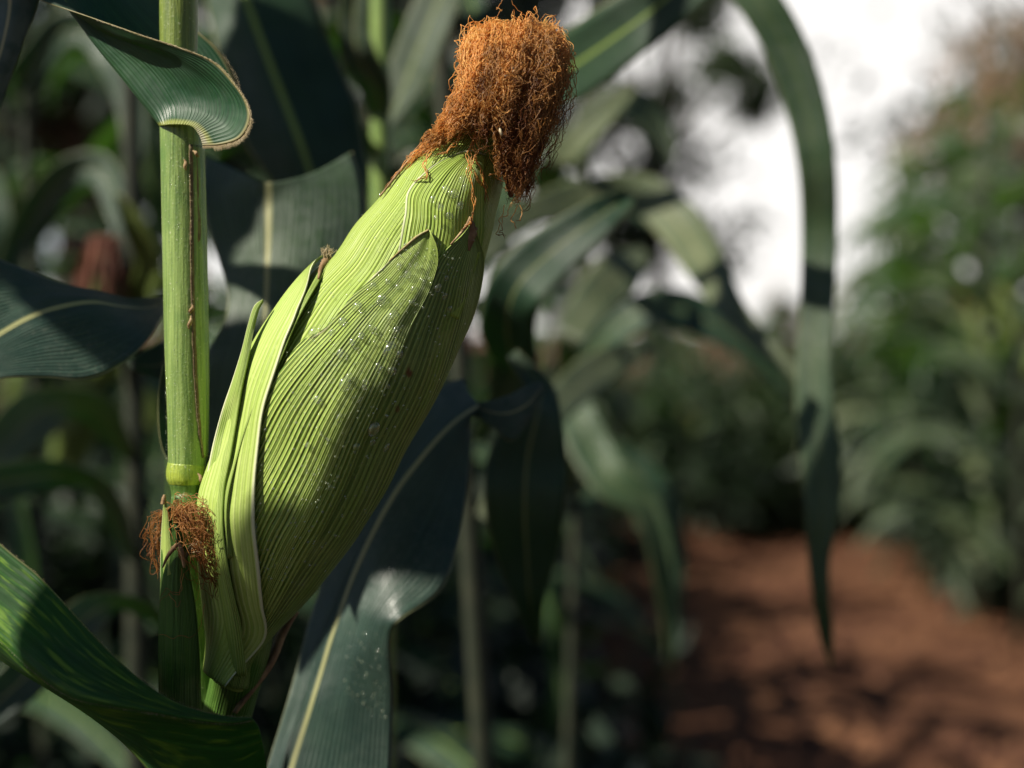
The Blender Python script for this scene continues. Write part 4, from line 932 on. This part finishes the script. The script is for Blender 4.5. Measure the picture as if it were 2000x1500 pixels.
# ------------------------------------------------------------------ field plants: a few kinds, then copies
def tassel(parent, top, rnd, mat, h=.22):
    mb = MB()
    mb.strand([top, top + Vector((0, 0, h))], .004, seg=5)
    for k in range(11):
        a = rnd.uniform(0, 6.28); b = top + Vector((0, 0, h * rnd.uniform(0, .5))); ln = h * rnd.uniform(.5, .8); sp = rnd.uniform(.3, .8)
        mb.strand([b, b + Vector((math.cos(a) * ln * .3 * sp, math.sin(a) * ln * .3 * sp, ln * .5)), b + Vector((math.cos(a) * ln * .7 * sp, math.sin(a) * ln * .7 * sp, ln * .8)), b + Vector((math.cos(a) * ln * sp, math.sin(a) * ln * sp, ln * .75))], .0035, seg=4)
    return mb.build('tassel', mat, parent)
def corn(seed, H=1.9, mat='leaf_bg', nl=11, tas='tassel'):
    rnd = random.Random(seed); t = thing('corn_plant', 'corn plant', 'corn plant')
    mb = MB(); n = 10; lean = rnd.uniform(-.05, .05)
    mb.tube([Vector((lean * (i / 9) ** 2, 0, H * i / 9)) for i in range(n)], [lerp(.013, .005, i / 9) for i in range(n)], 8)
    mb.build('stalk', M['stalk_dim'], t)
    az = rnd.uniform(0, 6.28)
    for k in range(nl):
        f = k / (nl - 1); z = H * lerp(.10, .93, f); az += PI + rnd.uniform(-.35, .35)
        ln = lerp(.55, .85, math.sin(PI * min(1, f * .9 + .15))) * (1 if f < .85 else .7) * rnd.uniform(.85, 1.1)
        mb = MB(); blade(mb, (lean * (z / H) ** 2, 0, z), az, ln, rnd.uniform(.065, .095), rnd.uniform(.85, 1.2), rnd.uniform(1.7, 2.9), rnd.uniform(-1.2, 1.2), seed * 31 + k, kink=rnd.choice((None, None, rnd.uniform(.4, .7))))
        mb.build('leaf', M[mat], t)
    if tas: tassel(t, Vector((lean, 0, H)), rnd, M[tas])
    # an ear
    a = az + PI; z = H * .52; b = Vector((math.cos(a) * .02, math.sin(a) * .02, z)); d = Vector((math.cos(a) * .35, math.sin(a) * .35, 1)).normalized()
    mb = MB(); pts = [b + d * (.2 * i / 8) for i in range(9)]; mb.tube(pts, [.028 * math.sin(PI * (.12 + .8 * i / 8)) ** .7 for i in range(9)], 8); e = mb.build('ear', M['husk_bg'], t)
    mb = MB()
    for k in range(26):
        q = rnd.uniform(0, 6.28); rr = rnd.uniform(.008, .022); mb.strand([pts[-1], pts[-1] + d * .015 + Vector((math.cos(q) * rr * .6, math.sin(q) * rr * .6, 0)), pts[-1] + Vector((math.cos(q) * rr, math.sin(q) * rr, -.05))], .0014)
    mb.build('silk', M['silk_bg'], e)
    return t
def copy_tree(o, parent=None):
    c = o.copy(); col.objects.link(c)
    if parent: c.parent = parent
    for ch in list(o.children): copy_tree(ch, c)
    return c
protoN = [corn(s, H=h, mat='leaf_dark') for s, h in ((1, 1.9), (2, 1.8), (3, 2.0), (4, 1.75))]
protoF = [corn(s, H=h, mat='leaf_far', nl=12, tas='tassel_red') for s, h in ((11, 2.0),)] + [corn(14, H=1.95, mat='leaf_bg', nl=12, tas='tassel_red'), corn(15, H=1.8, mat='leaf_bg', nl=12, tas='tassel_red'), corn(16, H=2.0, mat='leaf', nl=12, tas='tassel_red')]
used = set()
def plant_at(pr, x, y, rz, label, group, s=1.0):
    o = pr if pr.name not in used else copy_tree(pr)
    used.add(pr.name)
    o.location = (x, y, 0); o.rotation_euler = (0, 0, rz); o.scale = (s, s, s); o['label'] = label; o['group'] = group
    return o
rnd = random.Random(77)
# the row on the left, behind the main plant
for (x, y) in ((-.75, 1.75), (-.42, 1.9), (-.12, 1.75), (.12, 2.1), (-.6, 2.5), (-.25, 2.7), (.1, 2.9), (-1.0, 2.7), (-.8, 3.4), (-.4, 3.6), (0, 3.8), (.35, 3.9), (-1.3, 3.7), (-1.7, 4.6), (-1.1, 4.6), (-.5, 4.8), (.05, 5.0), (.45, 5.3), (.2, 6.2), (-.7, 6.0), (-1.6, 6.1), (-2.4, 6.4), (-2.2, 5.2), (.55, 6.9), (0, 7.4), (-1.1, 7.2), (-2.0, 7.6), (-3, 7.8)):
    x = x - .48 if x > -.2 else x
    plant_at(rnd.choice(protoN), x + rnd.uniform(-.06, .06), y + rnd.uniform(-.06, .06), rnd.uniform(0, 6.28), 'dark blurred corn plant in the dense stand behind and left of the ear', 'corn plants in the dense stand behind the ear', rnd.uniform(.92, 1.08))
# off-frame row added further left to shade the stand
for i in range(0, 12):
    plant_at(rnd.choice(protoN), -1.25 - .12 * (i % 3) - .22 * i * .5, 1.3 + i * .42, rnd.uniform(0, 6.28), 'off-frame corn plant added at the far left to shade the stand', 'added corn plants casting shade from the far left', rnd.uniform(.98, 1.12))
for i in range(7):
    plant_at(rnd.choice(protoN), .95 + rnd.uniform(-.1, .1) + i * .05, 3.9 + i * .1 if False else 8.0 + i * .2, rnd.uniform(0, 6.28), 'dark corn plant deep behind the end of the soil path', 'dark corn plants behind the end of the path', .62)
# unseen corn added behind and beside the camera to block light from there
for (x, y) in ((-.35, -1.0), (-.05, -1.15), (.25, -.95), (.55, -1.1), (.85, -.95), (1.15, -.8), (1.3, -.4), (1.35, 0.0), (1.4, .4), (1.42, .8), (1.5, 1.2), (-.2, -1.6), (.4, -1.6), (1.0, -1.5)):
    plant_at(rnd.choice(protoN), x, y, rnd.uniform(0, 6.28), 'unseen tall corn plant added behind and beside the viewpoint to block light', 'added corn plants blocking light behind the viewpoint', 1.1)
# the row right of the path
for i in range(17):
    y = 5.0 + i * .22
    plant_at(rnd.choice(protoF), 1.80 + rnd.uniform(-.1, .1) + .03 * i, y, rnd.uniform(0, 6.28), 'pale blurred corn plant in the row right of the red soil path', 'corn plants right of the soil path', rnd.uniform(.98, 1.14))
for i in range(13):
    y = 5.6 + i * .3
    plant_at(rnd.choice(protoF), 2.4 + rnd.uniform(-.1, .1), y, rnd.uniform(0, 6.28), 'pale blurred corn plant in the outer row at the right edge', 'corn plants in the outer right row', rnd.uniform(1.0, 1.12))
# across the end of the path
for i in range(26):
    plant_at(rnd.choice(protoN + protoF), .3 + i * .15 + rnd.uniform(-.1, .1), 8.0 + rnd.uniform(-.4, .8), rnd.uniform(0, 6.28), 'low blurred corn plant closing the far end of the soil path', 'corn plants at the far end of the path', rnd.uniform(.50, .66))

# ------------------------------------------------------------------ trees
M['bark'] = simple('bark', (.06, .05, .035), (.13, .11, .08), 12., .9, bump=.01)
M['crown'] = simple('tree_leaves', (.030, .050, .024), (.062, .085, .045), .8, .6, .25, (.10, .18, .04))  # haze over the trees is put into these greyed greens
M['crown_dark'] = simple('tree_leaves_dark', (.012, .024, .014), (.026, .042, .022), .8, .6, .15, (.05, .12, .03))
def tree(seed, H, crown_r, dens, mat):
    rnd = random.Random(seed); t = thing('tree', 'tree', 'tree'); mb = MB()
    th = H * .45; mb.tube([Vector((0, 0, -.1)), Vector((.1, 0, th * .5)), Vector((0, .1, th)), Vector((.1, 0, H * .8))], [.028 * H, .022 * H, .015 * H, .004 * H], 9)
    cl = []
    for k in range(int(26)):
        a = rnd.uniform(0, 6.28); z = H * rnd.uniform(.35, .98); rr = crown_r * math.sin(PI * min(.97, max(.08, (z / H - .2) / .85))) * rnd.uniform(.35, 1)
        c = Vector((math.cos(a) * rr, math.sin(a) * rr, z)); cl.append((c, crown_r * rnd.uniform(.16, .34)))
        z0 = H * rnd.uniform(.3, .6); z0 = min(z0, z * .9)
        mb.tube([Vector((0, 0, z0)), Vector((c.x * .5, c.y * .5, lerp(z0, z, .6))), c], [.008 * H, .005 * H, .0015 * H], 5)
    mb.build('trunk', M['bark'], t)
    mb = MB()
    for c, r in cl:
        for q in range(int(dens)):
            d = Vector((rnd.gauss(0, 1), rnd.gauss(0, 1), rnd.gauss(0, .8))) * r * .55; p = c + d
            s = rnd.uniform(.07, .17) * (H / 7); e1 = Vector((rnd.uniform(-1, 1), rnd.uniform(-1, 1), rnd.uniform(-1, 1))).normalized() * s; e2 = e1.cross(Vector((rnd.uniform(-1, 1), rnd.uniform(-1, 1), rnd.uniform(-1, 1)))).normalized() * s * .45
            b = len(mb.v)
            for v in (p - e1, p + e2, p + e1, p - e2): mb.v.append(tuple(v)); mb.uv.append((0, 0))
            mb.f.append((b, b + 1, b + 2, b + 3)); mb.mi.append(0)
    mb.build('crown', mat, t); return t
trA = tree(1, 7.0, 2.0, 150, M['crown']); trB = tree(2, 8.0, 3.0, 300, M['crown_dark']); trC = tree(3, 5.0, 2.2, 260, M['crown'])
def tree_at(pr, x, y, s, rz, label, group=None):
    o = pr if pr.name not in used else copy_tree(pr); used.add(pr.name)
    o.location = (x, y, 0); o.rotation_euler = (0, 0, rz); o.scale = (s, s, s); o['label'] = label
    if group: o['group'] = group
    return o
tree_at(trA, 2.0, 20, .95, .3, 'open crowned tree against the white sky left of the arching leaf')
for i, (x, y, s, lb) in enumerate(((-3.0, 10.0, .85, 'dark low tree close behind the left stand of corn'), (-.9, 10.6, .75, 'dark low tree close behind the ear'), (-5.6, 11.0, .95, 'dark tree beyond the left edge of the corn'), (-9, 18, 1.0, 'dark tree at the far left behind the corn'), (-5, 16, .95, 'dark dense tree behind the corn left of the main stalk'), (-1.6, 17, .9, 'dark dense tree behind the top of the ear'), (-13, 24, 1.2, 'tallest dark tree beyond the far left corner'))):
    tree_at(trB, x, y, s, i * 1.3, lb)
trD = tree(7, 7.0, 2.4, 45, M['crown_dark'])
tree_at(trD, 7.2, 19, 1.0, .3, 'thin airy tree above the corn row at the right edge')
for i, (x, y, s, lb) in enumerate(((11.5, 22, 1.0, 'grey green tree rising above the corn row at the right edge'), (10.5, 26, 1.3, 'far green tree outside the right edge'), (3.2, 30, .33, 'low bushy tree beneath the white sky gap'), (5.6, 30, .36, 'low bushy tree right of the arching leaf'), (1.0, 28, .5, 'low bushy tree left of the white sky gap'))):
    tree_at(trC, x, y, s, i * 2.1, lb)

def bush(seed, mat):
    rnd = random.Random(seed); t = thing('bush', 'bush', 'bush'); mb = MB(); st = MB()
    for k in range(9):
        a = rnd.uniform(0, 6.28); c = Vector((math.cos(a) * rnd.uniform(0, .45), math.sin(a) * rnd.uniform(0, .35), rnd.uniform(.2, .8)))
        st.tube([Vector((0, 0, -.02)), c * .5, c], [.014, .009, .003], 5)
        for q in range(150):
            p = c + Vector((rnd.gauss(0, .16), rnd.gauss(0, .16), rnd.gauss(0, .14)))
            if p.z < .01: continue
            e1 = Vector((rnd.uniform(-1, 1), rnd.uniform(-1, 1), rnd.uniform(-1, .6))).normalized() * rnd.uniform(.04, .10); e2 = e1.cross(Vector((rnd.uniform(-1, 1), rnd.uniform(-1, 1), 1))).normalized() * .022
            b = len(mb.v)
            for v in (p - e1, p + e2, p + e1, p - e2): mb.v.append(tuple(v)); mb.uv.append((0, 0))
            mb.f.append((b, b + 1, b + 2, b + 3)); mb.mi.append(0)
    st.build('stem', M['bark'], t); mb.build('foliage', mat, t); return t
for i in range(0): pass
bushes = [bush(1, M['crown']), bush(2, M['crown_dark'])]
rnd = random.Random(40)
for i in range(16):
    pr = rnd.choice(bushes); o = pr if pr.name not in used else copy_tree(pr); used.add(pr.name)
    o.location = (.4 + i * .26 + rnd.uniform(-.1, .1), 8.3 + rnd.uniform(-.3, 1.0), 0); o.rotation_euler = (0, 0, rnd.uniform(0, 6)); q = rnd.uniform(.8, 1.2); o.scale = (q, q, q)
    o['label'] = 'small blurred green bush where the soil path ends'; o['group'] = 'bushes at the end of the soil path'

for i, (x, y) in enumerate(((-.9, 1.9), (-.5, 2.0), (-.2, 2.3), (-.7, 2.8), (-.3, 3.0), (.0, 2.6), (.08, 3.3), (-.1, 3.9), (-1.2, 3.0), (-1.2, 4.0), (-.6, 4.2), (.15, 4.5), (-.9, 5.0), (-.2, 5.3), (.3, 5.8), (-1.6, 5.2), (-.7, 6.3), (.35, 7.0), (-1.5, 6.8), (-.2, 7.4))):
    x = x - .40 if x > -.15 else x
    o = copy_tree(bushes[1]); o.location = (x, y, 0); o.rotation_euler = (0, 0, rnd.uniform(0, 6)); q = rnd.uniform(.8, 1.15) * (.75 if y < 2.5 else 1); o.scale = (q, q, q)
    o['label'] = 'dark blurred weed clump at the foot of the dense corn stand'; o['group'] = 'weeds at the foot of the corn stand'

for i in range(16):  # dark clumps added to stand for the shadow low in the right row
    o = copy_tree(bushes[1]); o.location = (2.0 + .04 * i + rnd.uniform(-.15, .15) + (.5 if i % 2 else 0), 5.6 + i * .22, 0); o.rotation_euler = (0, 0, rnd.uniform(0, 6)); o.scale = (.8, .8, 1.0)
    o['label'] = 'dark weed clump added for shade under the corn row right of the soil path'; o['group'] = 'dark weeds added for shade under the right corn row'
for i, (x, y) in enumerate(((.28, .45), (.5, .85), (.15, .95), (.75, .5), (.55, 1.25), (-.35, .8), (-.1, 1.25), (-.45, .35), (.3, 1.5), (-.05, .2), (.85, 1.0), (-.7, 1.2))):  # unseen clumps added to cut the red bounce light from the soil
    o = copy_tree(bushes[1]); o.location = (x, y, 0); o.rotation_euler = (0, 0, rnd.uniform(0, 6)); o.scale = (.62, .62, .62)
    o['label'] = 'unseen low weed clump added round the foot of the front plant to cut soil bounce'; o['group'] = 'added weeds cutting bounce light round the front plant'

# ------------------------------------------------------------------ water drops
def drop_mesh(n=8, m=14, seed=0):
    rnd = random.Random(seed); mb = MB(); rows = []
    for i in range(n + 1):
        ph = PI * i / n; row = []
        for j in range(m):
            a = 2 * PI * j / m; k = 1 + .12 * noise.noise(Vector((math.cos(a) * 1.3, math.sin(a) * 1.3, seed)))
            row.append(Vector((math.sin(ph) * math.cos(a) * k, math.sin(ph) * math.sin(a) * k, math.cos(ph) * (.55 if ph < PI / 2 else .12))))
        rows.append(row)
    mb.grid(rows, [[(0, 0)] * m] * (n + 1), close=True)
    return mb
def ear_frame(px, py, off):
    t, th = theta(px, py); p = S(t, th, off); n3 = RGT * nax.x - UPV * nax.y
    nn = (n3 * math.cos(R(th)) - FWD * math.sin(R(th))).normalized()
    ax = (RGT * dax.x - UPV * dax.y); ax = (ax - nn * ax.dot(nn)).normalized()
    return p, nn, ax
big = [(723, 835, 11), (757, 683, 12), (775, 690, 7), (760, 722, 8), (672, 750, 10), (680, 735, 7), (616, 652, 8), (671, 628, 7), (700, 600, 9), (745, 585, 8), (765, 620, 10), (770, 645, 7), (806, 565, 7), (850, 560, 6), (710, 745, 6), (708, 755, 5), (660, 815, 6), (665, 690, 6), (690, 870, 7), (720, 860, 5), (740, 720, 5), (735, 712, 5), (800, 590, 6), (730, 560, 6), (758, 550, 5), (650, 650, 5), (640, 860, 5), (620, 780, 5), (900, 350, 6), (870, 370, 7), (885, 378, 8), (860, 405, 5), (895, 400, 6), (912, 330, 5), (845, 390, 5), (875, 420, 6), (905, 365, 5), (850, 425, 4), (780, 520, 5), (795, 535, 6), (812, 520, 5), (820, 545, 4), (705, 655, 5), (688, 668, 5), (725, 640, 6), (752, 752, 4), (640, 950, 5), (655, 930, 4), (600, 870, 4), (745, 870, 6), (775, 560, 4), (866, 540, 4), (870, 600, 5), (862, 575, 5)]
dm = None; rnd = random.Random(9); dms = []
for k in range(4):
    o = drop_mesh(seed=k).build('water_drop', M['water']); dms.append(o)
for k, (x, y, r) in enumerate(big):
    src = dms[k % 4]; o = src if k < 4 else src.copy()
    if k >= 4: col.objects.link(o)
    p, nn, ax = ear_frame(x, y, .0024); r_ = r * KPX * 1.25
    side = ax.cross(nn)
    mt = Matrix((side, ax, nn)).transposed().to_4x4(); mt.translation = p
    o.matrix_world = mt @ Matrix.Diagonal((r_ * rnd.uniform(.8, 1.0), r_ * rnd.uniform(.95, 1.35), r_ * 1.1, 1))
    tag(o, 'clear round water drop clinging to the ribbed green husk', 'water drop', 'water drops on the green husk')
def mist(name, n, sampler, label, rlo, rhi, mat='mist'):
    mb = MB(); rnd = random.Random(name + str(n))
    for k in range(n):
        q = sampler(rnd)
        if q is None: continue
        p, nn = q; a = nn.orthogonal().normalized(); b = nn.cross(a); r = rlo + (rhi - rlo) * rnd.random() ** 3; st = len(mb.v)
        for (f, h) in ((1, 0), (.75, .5)):
            for j in range(6):
                mb.v.append(tuple(p + (a * math.cos(j * PI / 3) + b * math.sin(j * PI / 3)) * r * f + nn * r * h)); mb.uv.append((0, 0))
        mb.v.append(tuple(p + nn * r * .75)); mb.uv.append((0, 0)); tp = len(mb.v) - 1
        for j in range(6):
            j2 = (j + 1) % 6; mb.f.append((st + j, st + j2, st + 6 + j2, st + 6 + j)); mb.f.append((st + 6 + j, st + 6 + j2, tp)); mb.mi += [0, 0]
    o = mb.build(name, M[mat]); tag(o, label, None, None, 'stuff'); return o
def on_ear(rnd):
    t = rnd.uniform(120, 1000); th = rnd.gauss(84, 30)
    if not 14 < th < 158: return None
    n3 = RGT * nax.x - UPV * nax.y
    nn = (n3 * math.cos(R(th)) - FWD * math.sin(R(th))).normalized()
    return S(t, th, .0026 if t < 600 or (t < 820 and th < 110) else .0007), nn
mist('fine_droplets', 2300, on_ear, 'fine water droplets misted over the big green husk', .00012, .00056)
def on_stalk(rnd):
    y = rnd.uniform(260, 900); th = R(rnd.uniform(60, 178)); ax = smooth_interp([(288, 356), (460, 359), (650, 363), (800, 366), (895, 366)], y)
    nn = RGT * math.cos(th) - FWD * math.sin(th); return P(ax, y, SD) + nn * (41.3 / FPX * SD), nn
mist('stem_droplets', 900, on_stalk, 'fine water droplets on the pale green stem', .00010, .00032)
def on_leafF(rnd):
    y = rnd.uniform(1235, 1420); x = rnd.gauss(715, 28)
    if x > 756: return None
    return P(x, y, .6335), (-FWD + UPV * .3).normalized()
mist('leaf_droplets', 90, on_leafF, 'glinting water droplets on the blue-grey leaf behind the ear', .0003, .0007)
